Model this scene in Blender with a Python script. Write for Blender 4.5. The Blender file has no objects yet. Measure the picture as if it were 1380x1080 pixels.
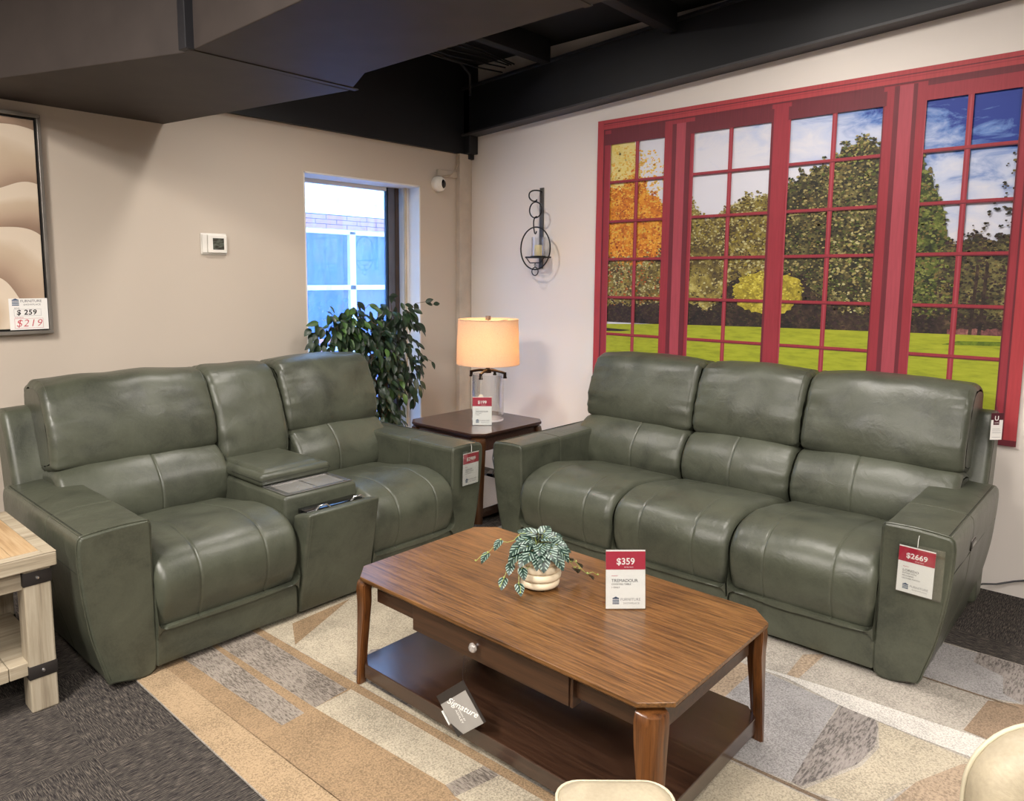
import bpy, bmesh, math, random
from mathutils import Vector, Matrix, noise, geometry
random.seed(7)
PI = math.pi
SC = bpy.context.scene
COL = SC.collection
# ------------------------------------------------------------------ camera
cd = bpy.data.cameras.new('camera'); cam = bpy.data.objects.new('camera', cd); COL.objects.link(cam)
R_ = Vector((0.681, -0.732, 0.005)).normalized()
F_ = Vector((0.728, 0.676, -0.117)); F_ = (F_ - R_*F_.dot(R_)).normalized()
U_ = R_.cross(F_)
cam.matrix_world = Matrix(((R_.x, U_.x, -F_.x, -4.44), (R_.y, U_.y, -F_.y, -4.327), (R_.z, U_.z, -F_.z, 1.6), (0, 0, 0, 1)))
cd.sensor_width = 36; cd.sensor_fit = 'HORIZONTAL'; cd.lens = 36*983.04/1380
cd.shift_x = (690-655)/1380; cd.shift_y = (490-540)/1380; cd.clip_start = .02
SC.camera = cam
SC.view_settings.view_transform = 'Standard'; SC.view_settings.look = 'None'
SC.view_settings.exposure = 0.38; SC.view_settings.gamma = 1; SC.view_settings.use_curve_mapping = False

# ------------------------------------------------------------------ materials
def lin(c):
    return tuple(((v/255)/12.92 if v/255 <= .04045 else ((v/255+.055)/1.055)**2.4) for v in c)
def newmat(name):
    m = bpy.data.materials.new(name); m.use_nodes = True
    nt = m.node_tree; b = nt.nodes['Principled BSDF']
    return m, nt, b
def N(nt, t, **kw):
    n = nt.nodes.new(t)
    for k, v in kw.items():
        if k in n.inputs.keys(): n.inputs[k].default_value = v
        else: setattr(n, k, v)
    return n
def coords(nt, scale=(1, 1, 1), rot=(0, 0, 0), src='Object'):
    t = nt.nodes.new('ShaderNodeTexCoord'); mp = nt.nodes.new('ShaderNodeMapping')
    mp.inputs['Scale'].default_value = scale; mp.inputs['Rotation'].default_value = rot
    nt.links.new(t.outputs[src], mp.inputs[0]); return mp.outputs[0]
def ramp(nt, fac, stops):
    r = nt.nodes.new('ShaderNodeValToRGB')
    e = r.color_ramp.elements
    while len(e) < len(stops): e.new(.5)
    for el, (p, c) in zip(e, stops):
        el.position = p; el.color = (*lin(c), 1)
    nt.links.new(fac, r.inputs[0]); return r.outputs[0]
def noi(nt, vec, scale, detail=4, rough=.5, dist=0):
    n = nt.nodes.new('ShaderNodeTexNoise'); n.inputs['Scale'].default_value = scale
    n.inputs['Detail'].default_value = detail; n.inputs['Roughness'].default_value = rough
    n.inputs['Distortion'].default_value = dist
    nt.links.new(vec, n.inputs['Vector']); return n.outputs[0]
def bump(nt, b, h, strength=.2, dist=.002, prev=None):
    n = nt.nodes.new('ShaderNodeBump'); n.inputs['Strength'].default_value = strength
    n.inputs['Distance'].default_value = dist; nt.links.new(h, n.inputs['Height'])
    if prev: nt.links.new(prev, n.inputs['Normal'])
    nt.links.new(n.outputs[0], b.inputs['Normal']); return n.outputs[0]
def plain(name, c, rough=.5, metal=0, vary=.06, bs=0, bscale=200, spec=.5, coat=0):
    m, nt, b = newmat(name)
    v = coords(nt); f = noi(nt, v, 6)
    lo = tuple(max(0, x*(1-vary)) for x in c); hi = tuple(min(255, x*(1+vary)) for x in c)
    nt.links.new(ramp(nt, f, [(.3, lo), (.7, hi)]), b.inputs['Base Color'])
    b.inputs['Roughness'].default_value = rough; b.inputs['Metallic'].default_value = metal
    b.inputs['Specular IOR Level'].default_value = spec; b.inputs['Coat Weight'].default_value = coat
    if bs: bump(nt, b, noi(nt, v, bscale, 3), bs, .002)
    return m
def leather(name, c1, c2, rough=.4):
    m, nt, b = newmat(name)
    v = coords(nt); f = noi(nt, v, 5, 6, .65, .6); g = noi(nt, v, 120, 3)
    mx = nt.nodes.new('ShaderNodeMath'); mx.operation = 'MULTIPLY_ADD'; mx.inputs[1].default_value = .25
    nt.links.new(g, mx.inputs[0]); nt.links.new(f, mx.inputs[2])
    nt.links.new(ramp(nt, mx.outputs[0], [(.42, c1), (.62, c2), (.85, tuple(x*1.12 for x in c2))]), b.inputs['Base Color'])
    rr = nt.nodes.new('ShaderNodeMapRange'); rr.inputs['To Min'].default_value = rough-.06; rr.inputs['To Max'].default_value = rough+.1
    nt.links.new(f, rr.inputs[0]); nt.links.new(rr.outputs[0], b.inputs['Roughness'])
    vo = nt.nodes.new('ShaderNodeTexVoronoi'); vo.inputs['Scale'].default_value = 420; nt.links.new(v, vo.inputs['Vector'])
    p = bump(nt, b, vo.outputs[0], .12, .0008)
    w = noi(nt, v, 14, 5, .6, 1.2)
    bump(nt, b, w, .35, .006, p)
    b.inputs['Specular IOR Level'].default_value = .55
    return m
LEATHER = leather('green_grey_leather', (54, 57, 48), (70, 73, 61), .37)
THREAD = plain('leather_seam_thread', (40, 42, 36), .6)
THREADL = plain('leather_topstitch', (84, 87, 74), .6)
CREAM = leather('cream_upholstery', (148, 137, 114), (164, 153, 130), .5)
CREAMP = plain('cream_piping', (184, 176, 152), .5)

def wood(name, dark, mid, light, axis='x', rough=.3, coat=.3, sc=1.0, contrast=1):
    m, nt, b = newmat(name)
    s = {'x': (.6, 14, 14), 'y': (14, .6, 14), 'z': (14, 14, .6)}[axis]
    v = coords(nt, tuple(k*sc for k in s))
    f = noi(nt, v, 3, 8, .62, .5)
    v2 = coords(nt, tuple(k*sc*4 for k in s)); g = noi(nt, v2, 4, 4, .6)
    mx = nt.nodes.new('ShaderNodeMath'); mx.operation = 'MULTIPLY_ADD'; mx.inputs[1].default_value = .35
    nt.links.new(g, mx.inputs[0]); nt.links.new(f, mx.inputs[2])
    nt.links.new(ramp(nt, mx.outputs[0], [(.50, dark), (.66, mid), (.88, light)]), b.inputs['Base Color'])
    b.inputs['Roughness'].default_value = rough; b.inputs['Coat Weight'].default_value = coat
    b.inputs['Coat Roughness'].default_value = .18
    bump(nt, b, mx.outputs[0], .08, .001)
    return m
WTOP = wood('walnut_top', (60, 38, 18), (100, 67, 34), (132, 93, 52), 'y', .36, .25, 2.8)
WLEG = wood('walnut_leg', (58, 33, 15), (92, 55, 26), (114, 71, 34), 'z', .32, .3)
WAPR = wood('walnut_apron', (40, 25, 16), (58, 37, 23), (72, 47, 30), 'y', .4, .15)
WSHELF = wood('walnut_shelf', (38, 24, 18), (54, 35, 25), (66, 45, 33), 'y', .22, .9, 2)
WEND = wood('dark_walnut', (46, 30, 25), (64, 43, 35), (78, 54, 44), 'y', .3, .35, 2)
WENDL = wood('dark_walnut_leg', (44, 26, 14), (68, 42, 23), (88, 56, 30), 'z', .32, .3)
RUST = wood('whitewashed_wood', (132, 120, 101), (160, 148, 127), (178, 167, 147), 'x', .6, 0, .8)
RUSTZ = wood('whitewashed_wood_leg', (132, 120, 102), (158, 147, 127), (176, 166, 147), 'z', .6, 0, .8)
RUSTP = wood('parquet_top_wood', (146, 116, 80), (172, 143, 106), (188, 164, 130), 'y', .55, 0, .8)

BLACKM = plain('black_metal', (34, 32, 31), .45, .4)
GREYM = plain('grey_iron', (92, 88, 84), .5, .5)
BRONZE = plain('dark_bronze', (44, 32, 26), .4, .6)
IRON = plain('iron_bracket', (52, 48, 46), .55, .5)
CHROME = plain('brushed_silver', (200, 200, 202), .22, .95)
SILVER = plain('silver_leaf_frame', (150, 145, 138), .35, .8)
WHITEP = plain('white_plastic', (226, 222, 214), .4)
BLACKG = plain('black_gloss', (10, 10, 12), .08)
PAPER = plain('white_card', (236, 234, 230), .55, vary=.01)
RED = plain('red_print', (176, 34, 62), .5, vary=.02)
INK = plain('dark_ink', (70, 70, 76), .6)
INKL = plain('light_ink', (150, 148, 152), .6)
NAVY = plain('blue_grey_ink', (70, 92, 120), .6)
PINKINK = plain('red_marker', (196, 70, 84), .6)
BLKINK = plain('black_marker', (24, 24, 26), .6)
WHITEINK = plain('white_print', (240, 240, 236), .5)
MAROON = plain('maroon_print', (74, 18, 34), .5)
TAGGREY = plain('grey_print', (150, 148, 144), .5)
TAGDARK = plain('charcoal_card', (44, 42, 42), .35)
POTC = plain('cream_ceramic', (222, 208, 180), .5, bs=.15, bscale=120)
SOIL = plain('dark_soil', (44, 34, 26), .9)
WAX = plain('ivory_wax', (226, 212, 166), .5)
BEIGEPIPE = plain('beige_painted_conduit', (186, 174, 160), .55)
CABLE = plain('grey_cable', (70, 70, 72), .5)
PALECABLE = plain('beige_cable', (170, 156, 138), .5)
BLACKP = plain('black_ceiling_paint', (12, 12, 15), .7)
BLACKB = plain('black_beam_paint', (12, 13, 18), .55, bs=.1, bscale=30)
POTD = plain('dark_brown_pot', (50, 38, 30), .6)
BARK = plain('brown_bark', (80, 62, 46), .8, bs=.4, bscale=60)

def glass_thin(name, tint=(1, 1, 1), refl=.12, dirt_haze=0):
    m = bpy.data.materials.new(name); m.use_nodes = True; nt = m.node_tree; nt.nodes.clear()
    o = nt.nodes.new('ShaderNodeOutputMaterial'); t = nt.nodes.new('ShaderNodeBsdfTransparent'); g = nt.nodes.new('ShaderNodeBsdfGlossy')
    t.inputs[0].default_value = (*tint, 1); g.inputs['Roughness'].default_value = .03
    lw = nt.nodes.new('ShaderNodeLayerWeight'); lw.inputs[0].default_value = .35
    mr = nt.nodes.new('ShaderNodeMapRange'); mr.inputs['To Min'].default_value = .03; mr.inputs['To Max'].default_value = .75
    nt.links.new(lw.outputs['Facing'], mr.inputs[0])
    mx = nt.nodes.new('ShaderNodeMixShader'); nt.links.new(mr.outputs[0], mx.inputs[0])
    nt.links.new(t.outputs[0], mx.inputs[1]); nt.links.new(g.outputs[0], mx.inputs[2])
    out = mx.outputs[0]
    if dirt_haze:
        v = coords(nt, (6, 1, 1.2)); f = noi(nt, v, 4, 8, .7, 1.5)
        mr2 = nt.nodes.new('ShaderNodeMapRange'); mr2.inputs['From Min'].default_value = .35; mr2.inputs['From Max'].default_value = .8
        mr2.inputs['To Min'].default_value = dirt_haze*.25; mr2.inputs['To Max'].default_value = dirt_haze
        nt.links.new(f, mr2.inputs[0])
        tr = nt.nodes.new('ShaderNodeBsdfTranslucent'); tr.inputs[0].default_value = (.55, .78, 1, 1)  # streaky dirt film, tinted blue to imitate the hazy daylight glow
        m2 = nt.nodes.new('ShaderNodeMixShader'); nt.links.new(mr2.outputs[0], m2.inputs[0])
        nt.links.new(out, m2.inputs[1]); nt.links.new(tr.outputs[0], m2.inputs[2]); out = m2.outputs[0]
    nt.links.new(out, o.inputs[0]); return m
GLASS = glass_thin('clear_glass')
ACRYL = glass_thin('clear_acrylic', (.97, .98, .98))
HAZEGLASS = glass_thin('streaked_window_glass', (.96, .98, 1), dirt_haze=.22)

def wallmat(name, c):
    m, nt, b = newmat(name); v = coords(nt)
    f = noi(nt, v, 1.2, 3); nt.links.new(ramp(nt, f, [(.3, tuple(x*.985 for x in c)), (.7, c)]), b.inputs['Base Color'])
    b.inputs['Roughness'].default_value = .65; bump(nt, b, noi(nt, v, 90, 4), .12, .002); return m
WALL_L = wallmat('taupe_wall_paint', (194, 182, 168))
WALL_R = wallmat('off_white_wall_paint', (232, 224, 216))
REVEAL = wallmat('white_reveal_paint', (226, 224, 222))

# dark carpet tiles
def carpet():
    m, nt, b = newmat('dark_carpet_tile')
    v = coords(nt, (8, 120, 1)); f = noi(nt, v, 3, 5, .7)
    v2 = coords(nt, (120, 8, 1)); f2 = noi(nt, v2, 3, 5, .7)
    ck = nt.nodes.new('ShaderNodeTexChecker'); ck.inputs['Scale'].default_value = 1.0
    vc = coords(nt, (1/.61, 1/.61, 0)); nt.links.new(vc, ck.inputs['Vector'])
    mx = nt.nodes.new('ShaderNodeMix'); nt.links.new(ck.outputs['Fac'], mx.inputs['Factor'])
    nt.links.new(f, mx.inputs['A']); nt.links.new(f2, mx.inputs['B'])
    nt.links.new(ramp(nt, mx.outputs[0], [(.36, (30, 28, 30)), (.47, (56, 53, 52)), (.56, (92, 86, 80)), (.68, (134, 124, 112))]), b.inputs['Base Color'])
    b.inputs['Roughness'].default_value = .95; b.inputs['Specular IOR Level'].default_value = .1
    bump(nt, b, mx.outputs[0], .8, .006); return m
CARPET = carpet()
def pile(name, c, vary=.09, rough_bump=.6, scale=160, stripe=None, c2=None):
    m, nt, b = newmat(name)
    v = coords(nt, stripe or (1, 1, 1)); f = noi(nt, v, scale, 4, .7); g = noi(nt, coords(nt), 5, 4, .6)
    mx = nt.nodes.new('ShaderNodeMath'); mx.operation = 'MULTIPLY_ADD'; mx.inputs[1].default_value = .35
    nt.links.new(g, mx.inputs[0]); nt.links.new(f, mx.inputs[2])
    lo = c2 or tuple(x*(1-vary*2) for x in c); hi = tuple(min(255, x*(1+vary)) for x in c)
    nt.links.new(ramp(nt, mx.outputs[0], [(.56, lo), (.68, c), (.80, hi)]), b.inputs['Base Color'])
    b.inputs['Roughness'].default_value = .95; b.inputs['Specular IOR Level'].default_value = .1
    bump(nt, b, f, rough_bump, .006); return m
RG = [pile('rug_beige', (174, 164, 145)), pile('rug_light_tan', (162, 140, 112)), pile('rug_tan', (148, 125, 98)),
      pile('rug_grey_loop', (146, 137, 127), scale=230, stripe=(1, .2, 1), rough_bump=1, c2=(100, 92, 85)),
      pile('rug_ivory', (196, 191, 184)), pile('rug_greige', (164, 157, 147)), pile('rug_cool_grey', (152, 149, 148)),
      pile('rug_brown', (140, 121, 102)), pile('rug_grey_twist', (142, 135, 130), scale=150, stripe=(.2, 1, 1), rough_bump=1, c2=(98, 93, 90)),
      pile('rug_line_brown', (118, 102, 86)), pile('rug_rose_tan', (158, 140, 120), scale=90)]

# ------------------------------------------------------------------ mesh builder
class MB:
    def __init__(s): s.v = []; s.f = []; s.m = []; s.mats = []; s.sm = []; s.uv = {}
    def mi(s, mat):
        if mat not in s.mats: s.mats.append(mat)
        return s.mats.index(mat)
    def add(s, vs, fs, mat, smooth=False, M=None, uvs=None):
        o = len(s.v); k = s.mi(mat)
        for i, p in enumerate(vs):
            s.v.append(tuple(M @ Vector(p)) if M else tuple(p))
            if uvs: s.uv[o+i] = uvs[i]
        for f in fs: s.f.append(tuple(o+i for i in f)); s.m.append(k); s.sm.append(smooth)
        return s
    def bm(s, b, mat, smooth=True, M=None):
        b.verts.ensure_lookup_table(); b.verts.index_update()
        s.add([v.co[:] for v in b.verts], [[v.index for v in f.verts] for f in b.faces], mat, smooth, M); b.free(); return s
    def hexa(s, c8, mat, bev=0, seg=2, M=None, smooth=None):
        """c8: 4 bottom corners then 4 top corners, both counter-clockwise"""
        b = bmesh.new(); vs = [b.verts.new(p) for p in c8]
        for f in ((3, 2, 1, 0), (4, 5, 6, 7), (0, 1, 5, 4), (1, 2, 6, 5), (2, 3, 7, 6), (3, 0, 4, 7)): b.faces.new([vs[i] for i in f])
        if bev: bmesh.ops.bevel(b, geom=b.edges[:], offset=bev, segments=seg, affect='EDGES', profile=.5, clamp_overlap=True)
        return s.bm(b, mat, bev > .0065 if smooth is None else smooth, M)
    def box(s, a, c, mat, bev=0, seg=2, M=None):
        (x0, y0, z0), (x1, y1, z1) = a, c
        return s.hexa([(x0, y0, z0), (x1, y0, z0), (x1, y1, z0), (x0, y1, z0), (x0, y0, z1), (x1, y0, z1), (x1, y1, z1), (x0, y1, z1)], mat, bev, seg, M)
    def prism(s, poly, z0, z1, mat, bev=0, seg=2, M=None, axis='z', top=None):
        n = len(poly); b = bmesh.new(); top = top or poly
        def P(p, h): return {'z': (p[0], p[1], h), 'y': (p[0], h, p[1]), 'x': (h, p[0], p[1])}[axis]
        A = [b.verts.new(P(p, z0)) for p in poly]; B = [b.verts.new(P(p, z1)) for p in top]
        b.faces.new(A[::-1]); b.faces.new(B)
        for i in range(n): b.faces.new((A[i], A[(i+1) % n], B[(i+1) % n], B[i]))
        bmesh.ops.recalc_face_normals(b, faces=b.faces[:])
        if bev: bmesh.ops.bevel(b, geom=b.edges[:], offset=bev, segments=seg, affect='EDGES', profile=.5, clamp_overlap=True)
        return s.bm(b, mat, bev > .0065, M)
    def tube(s, pts, r, mat, n=8, closed=False, M=None, rs=None):
        pts = [Vector(p) for p in pts]; L = len(pts); rings = []; up = None
        for i, p in enumerate(pts):
            a = pts[(i-1) % L] if (closed or i) else p; c = pts[(i+1) % L] if (closed or i < L-1) else p
            t = (c-a).normalized()
            if up is None: up = t.orthogonal().normalized()
            up = (up - t*up.dot(t)); up = up.normalized() if up.length > 1e-6 else t.orthogonal().normalized()
            sd = t.cross(up); rr = rs[i] if rs else r
            rings.append([p + up*math.cos(2*PI*k/n)*rr + sd*math.sin(2*PI*k/n)*rr for k in range(n)])
        vs = [q for g in rings for q in g]; fs = []
        for i in range(L if closed else L-1):
            j = (i+1) % L
            for k in range(n): fs.append((i*n+k, i*n+(k+1) % n, j*n+(k+1) % n, j*n+k))
        if not closed: fs.append(tuple(range(n))[::-1]); fs.append(tuple((L-1)*n+k for k in range(n)))
        return s.add(vs, fs, mat, True, M)
    def lathe(s, prof, mat, n=32, M=None, closed=False, smooth=True):
        vs = []; L = len(prof)
        for r, z in prof:
            for k in range(n): vs.append((r*math.cos(2*PI*k/n), r*math.sin(2*PI*k/n), z))
        fs = []
        for i in range(L if closed else L-1):
            j = (i+1) % L
            for k in range(n): fs.append((i*n+k, i*n+(k+1) % n, j*n+(k+1) % n, j*n+k))
        return s.add(vs, fs, mat, smooth, M)
    def text(s, txt, size, mat, M, bold=0, shear=0, align='CENTER', depth=.0002, spacing=1):
        c = bpy.data.curves.new('t', 'FONT'); c.body = txt; c.size = size; c.offset = bold; c.shear = shear
        c.align_x = align; c.align_y = 'CENTER'; c.extrude = depth; c.resolution_u = 3; c.space_character = spacing
        o = bpy.data.objects.new('t', c); COL.objects.link(o)
        me = bpy.data.meshes.new_from_object(o.evaluated_get(bpy.context.evaluated_depsgraph_get()))
        s.add([v.co[:] for v in me.vertices], [p.vertices[:] for p in me.polygons], mat, False, M)
        bpy.data.objects.remove(o); bpy.data.curves.remove(c); bpy.data.meshes.remove(me); return s
    def build(s, name, parent=None, M=None, auto=None):
        me = bpy.data.meshes.new(name); me.from_pydata(s.v, [], s.f)
        for m in s.mats: me.materials.append(m)
        me.polygons.foreach_set('material_index', s.m); me.polygons.foreach_set('use_smooth', s.sm)
        if s.uv:
            uvl = me.uv_layers.new(name='UVMap')
            for lp in me.loops: uvl.data[lp.index].uv = s.uv.get(lp.vertex_index, (0, 0))
        me.update()
        b = bmesh.new(); b.from_mesh(me); 
        if not s.uv: bmesh.ops.recalc_face_normals(b, faces=b.faces[:])
        b.to_mesh(me); b.free()
        if any(s.sm): me.set_sharp_from_angle(angle=math.radians(auto or 50))
        o = bpy.data.objects.new(name, me); COL.objects.link(o)
        if parent: o.parent = parent
        if M: o.matrix_local = M
        return o
def thing(name, label, cat, loc=(0, 0, 0), rz=0, group=None):
    o = bpy.data.objects.new(name, None); COL.objects.link(o); o.location = loc; o.rotation_euler = (0, 0, rz)
    o.empty_display_size = .05; return tag(o, label, cat, group)
def tag(o, label, cat, group=None):
    o['label'] = label; o['category'] = cat
    if group: o['group'] = group
    return o
def struct(o): o['kind'] = 'structure'; return o
def T(x, y, z): return Matrix.Translation((x, y, z))
def RX(a): return Matrix.Rotation(a, 4, 'X')
def RY(a): return Matrix.Rotation(a, 4, 'Y')
def RZ(a): return Matrix.Rotation(a, 4, 'Z')

# ------------------------------------------------------------------ upholstery lofts
def smooth_closed(pts, per=6, sharp=()):
    n = len(pts); out = []
    for i in range(n):
        p0, p1, p2, p3 = (Vector(pts[(i+k-1) % n]) for k in range(4))
        if i in sharp or (i+1) % n in sharp:
            if i in sharp: p0 = p1
            if (i+1) % n in sharp: p3 = p2
        for k in range(per):
            t = k/per
            out.append(.5*((2*p1)+(-p0+p2)*t+(2*p0-5*p1+4*p2-p3)*t*t+(-p0+3*p1-3*p2+p3)*t**3))
    return out
def normals2(P):
    n = len(P); A = sum(P[i].x*P[(i+1) % n].y-P[(i+1) % n].x*P[i].y for i in range(n)); sg = 1 if A > 0 else -1
    out = []
    for i in range(n):
        t = (P[(i+1) % n]-P[i-1]); t = t.normalized() if t.length > 1e-9 else Vector((1, 0))
        out.append(Vector((t.y, -t.x))*sg)
    return out
def loft(mb, prof, s0, s1, mapf, mat, r=.05, r1=None, crown=.0, stitches=(), wr=.003, seed=0, per=6, gather=0, piping=(), rng=None):
    """sweep a closed 2-D profile from s0 to s1 with rounded ends; mapf(a,b,s) -> 3-D"""
    P = smooth_closed(prof, per); Nn = normals2(P); r1 = r if r1 is None else r1; n = len(P)
    st = set()
    for k in range(9): a = 1-math.cos(k/8*PI/2); st.add(s0+r*a); st.add(s1-r1*a)
    m = max(6, int((s1-s0)/.03))
    for k in range(1, m): st.add(s0+r+(s1-r1-s0-r)*k/m)
    for q in stitches:
        for dq in (-.012, -.006, -.003, 0, .003, .006, .012): st.add(q+dq)
    st = sorted(x for x in st if s0 <= x <= s1)
    st = [x for i, x in enumerate(st) if i == 0 or x-st[i-1] > .0008]
    def off(s):
        k = 0
        if s < s0+r: k = r-math.sqrt(max(0, r*r-(s0+r-s)**2))
        if s > s1-r1: k = max(k, r1-math.sqrt(max(0, r1*r1-(s-s1+r1)**2)))
        t = 2*(s-s0)/(s1-s0)-1
        k -= crown*(1-abs(t)**2.4)
        for q in stitches: k += .0035*math.exp(-((s-q)/.004)**2)
        return k
    vs = []
    for s in st:
        k = off(s); e = min(s-s0, s1-s)
        for i in range(n):
            p = P[i]
            w = noise.noise(Vector((p.x*7+seed*3.1, p.y*7, s*6)))*wr*1.6
            if gather: w += gather*math.exp(-e/.09)*noise.noise(Vector((p.x*34+seed, p.y*34, s*5)))
            q = p-Nn[i]*(k-w)
            vs.append(mapf(q.x, q.y, s))
    L = len(st); fs = []
    for a in range(L-1):
        for i in range(n): fs.append((a*n+i, a*n+(i+1) % n, (a+1)*n+(i+1) % n, (a+1)*n+i))
    for a, s in ((0, s0), (L-1, s1)):
        k = off(s); pp = [P[i]-Nn[i]*k for i in range(n)]; cap = [mapf(pp[i].x, pp[i].y, s) for i in geometry.convex_hull_2d(pp)]; g = sum((Vector(q) for q in cap), Vector())/n; h_ = len(cap); g = sum((Vector(q) for q in cap), Vector())/h_; mb.add(cap+[tuple(g)], [(i, (i+1) % h_, h_) for i in range(h_)], mat, False)
    mb.add(vs, fs, mat, True)
    for (s, i0, i1, rad, mt, lift) in piping:      # seam lines that follow the pad at station s, profile index i0..i1
        pts = []
        for i in range(int(i0*per), int(i1*per)+1):
            p = P[i % n]; q = p-Nn[i % n]*(off(s)-lift); pts.append(mapf(q.x, q.y, s))
        mb.tube(pts, rad, mt, 6)
    return P

SEAT = [(.80, .30), (.03, .204), (-.004, .204), (-.022, .235), (-.046, .31), (-.048, .40), (-.005, .47), (.08, .508), (.22, .522), (.45, .49), (.68, .455), (.80, .44)]
LOWB = [(.86, .40), (.72, .40), (.665, .46), (.65, .53), (.67, .61), (.735, .685), (.80, .712), (.90, .70), (1.0, .66), (.98, .45)]
UPB = [(.90, .69), (.805, .712), (.775, .75), (.785, .86), (.82, .96), (.865, 1.05), (.915, 1.093), (1.0, 1.105), (1.11, 1.085), (1.15, 1.03), (1.14, .90), (1.03, .70)]
FOOT = [(.10, .035), (.008, .035), (-.010, .05), (-.014, .12), (-.012, .18), (-.004, .200), (.10, .201)]
CONS = [(1.0, .56), (.80, .56), (.745, .62), (.745, .72), (.79, .86), (.84, .98), (.90, 1.065), (.97, 1.098), (1.06, 1.10), (1.13, 1.07), (1.15, .98), (1.08, .75)]

def seat_unit(root, u0, u1, su0, su1, mp, seed):
    w = su1-su0
    mb = MB(); q = (su0+w*.27, su0+w*.73)
    loft(mb, SEAT, su0+.004, su1-.004, mp, LEATHER, r=.04, crown=.010, stitches=q, wr=.004, seed=seed,
         piping=[(x, 2.2, 8.6, .0012, THREADL, -.0025) for x in q])
    mb.build('seat_cushion', root)
    mb = MB(); c = (u0+u1)/2 if u1-u0 < .66 else (su0+su1)/2
    loft(mb, LOWB, u0+.004, u1-.004, mp, LEATHER, r=.03, crown=.024, stitches=(c,), wr=.005, seed=seed+5, gather=.006,
         piping=[(c, 2, 6.2, .0011, THREADL, -.0025)])
    mb.build('lumbar_cushion', root)
    mb = MB()
    loft(mb, UPB, u0+.004, u1-.004, mp, LEATHER, r=.032, crown=.022, wr=.006, seed=seed+9, gather=.012,
         piping=[(u0+.03, 1.5, 9, .0011, THREADL, .0005), (u1-.03, 1.5, 9, .0011, THREADL, .0005)])
    mb.build('headrest_cushion', root)
    mb = MB()
    loft(mb, FOOT, su0+.003, su1-.003, mp, LEATHER, r=.010, wr=.002, seed=seed+2)
    mb.build('footrest_panel', root)

def arm(root, ui, uo, sgn, mp, seed):
    """ui inner u, uo outer u at the top; sgn +1 when the outside is toward +u"""
    ob = uo-sgn*.080
    prof = [(ui, .03), (ui, .30), (ui, .59), (ui, .632), (ui+sgn*.006, .648), (ui+sgn*.022, .654), ((ui+uo)/2, .656), (uo-sgn*.028, .648), (uo-sgn*.010, .640), (uo-sgn*.002, .622), (uo, .57), (uo-sgn*.010, .42), (uo-sgn*.036, .24), (ob+sgn*.008, .10), (ob-sgn*.008, .045), (ob-sgn*.035, .03)]
    f = lambda a, b, s: mp(s-.018*max(0, (b-.03)/.62), b, a)
    mb = MB(); g = f
    loft(mb, prof, -.006, .99, g, LEATHER, r=.010, r1=.04, crown=.0, wr=.002, seed=seed, stitches=(.36,),
         piping=[(.004, .4, 14.6, .0030, LEATHER, .0015), (.010, .4, 14.6, .0012, THREAD, .0008), (.36, 4, 9, .0010, THREADL, -.0025)])
    pts = [g(uo-sgn*.016, .648, .01+.92*k/20) for k in range(21)]; mb.tube(pts, .0030, LEATHER, 6); pts = [g(uo-sgn*.024, .6500, .01+.92*k/20) for k in range(21)]; mb.tube(pts, .0014, THREAD, 6)
    pts = [g(uo-sgn*.0035, .50, .03+.9*k/20) for k in range(21)]; mb.tube(pts, .0014, THREAD, 6)
    mb.build('armrest', root)

def shell(root, ua, ub, mp):
    prof = [(.84, .10), (.86, .35), (.90, .60), (.97, .82), (1.03, .945), (1.07, .975), (1.13, .975), (1.165, .95), (1.14, .80), (1.06, .45), (1.0, .12), (.95, .09)]
    mb = MB(); loft(mb, prof, ua, ub, mp, LEATHER, r=.03, wr=.003, seed=3)
    mb.build('back_frame', root)
    mb = MB(); mb.box((-.0, 0, .0), (1, 1, 1), BLACKP, M=Matrix(((1, 0, 0, 0), (0, 1, 0, 0), (0, 0, 1, 0), (0, 0, 0, 1))))
    return

def base(root, ua, ub, mp):
    mb = MB(); prof = [(.05, .035), (.05, .20), (.9, .42), (.95, .10), (.95, .035)]
    vs = [mp(a, b, s) for s in (ua, ub) for a, b in prof]; n = len(prof)
    fs = [(i, (i+1) % n, n+(i+1) % n, n+i) for i in range(n)]+[tuple(range(n)), tuple(range(n, 2*n))]
    mb.add(vs, fs, BLACKP); mb.build('chassis', root)
    for u in (ua+.06, ub-.06):
        for d in (.08, .9):
            mb = MB(); c = Vector(mp(d, 0, u)); wpt = c+root.location; z0 = .0122 if (-3.385 < wpt.x < -.815 and wpt.y < -1.30) else 0
            mb.lathe([(0, 0), (.025, 0), (.025, .05), (0, .05)], BLACKP, 16, T(c.x, c.y, z0)); mb.build('foot', root)

# three-seat sofa: local u = -y, d = x + 1.33
SFX, SFY = -1.33, 0
sofa = thing('reclining_sofa', 'long three-seat green-grey leather reclining sofa under the red window mural', 'sofa', (-.75, -2.68, 0))
def smap(a, b, u): return (SFX+a+.75, -u+2.68, b)
bd = [1.73, 2.35, 2.968, 3.585]; bk = [1.60, 2.35, 2.968, 3.715]
for i in range(3): seat_unit(sofa, bk[i], bk[i+1], bd[i], bd[i+1], smap, i*11+1)
arm(sofa, 1.73, 1.515, -1, smap, 41); arm(sofa, 3.585, 3.83, 1, smap, 42)
shell(sofa, 1.545, 3.785, smap); base(sofa, 1.60, 3.72, smap)
mb = MB(); mb.box((-.05, -.004, -.022), (.05, .003, .022), BLACKG, .004); mb.box((-.042, -.006, -.015), (.042, -.004, .015), GREYM, .001)
for k in range(4): mb.box((-.034+.018*k, -.0075, -.006), (-.022+.018*k, -.006, .006), TAGGREY)
mb.build('control_panel', sofa, T(smap(.36, .50, 0)[0], -3.828+2.68, .53) @ RX(-.05))

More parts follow.
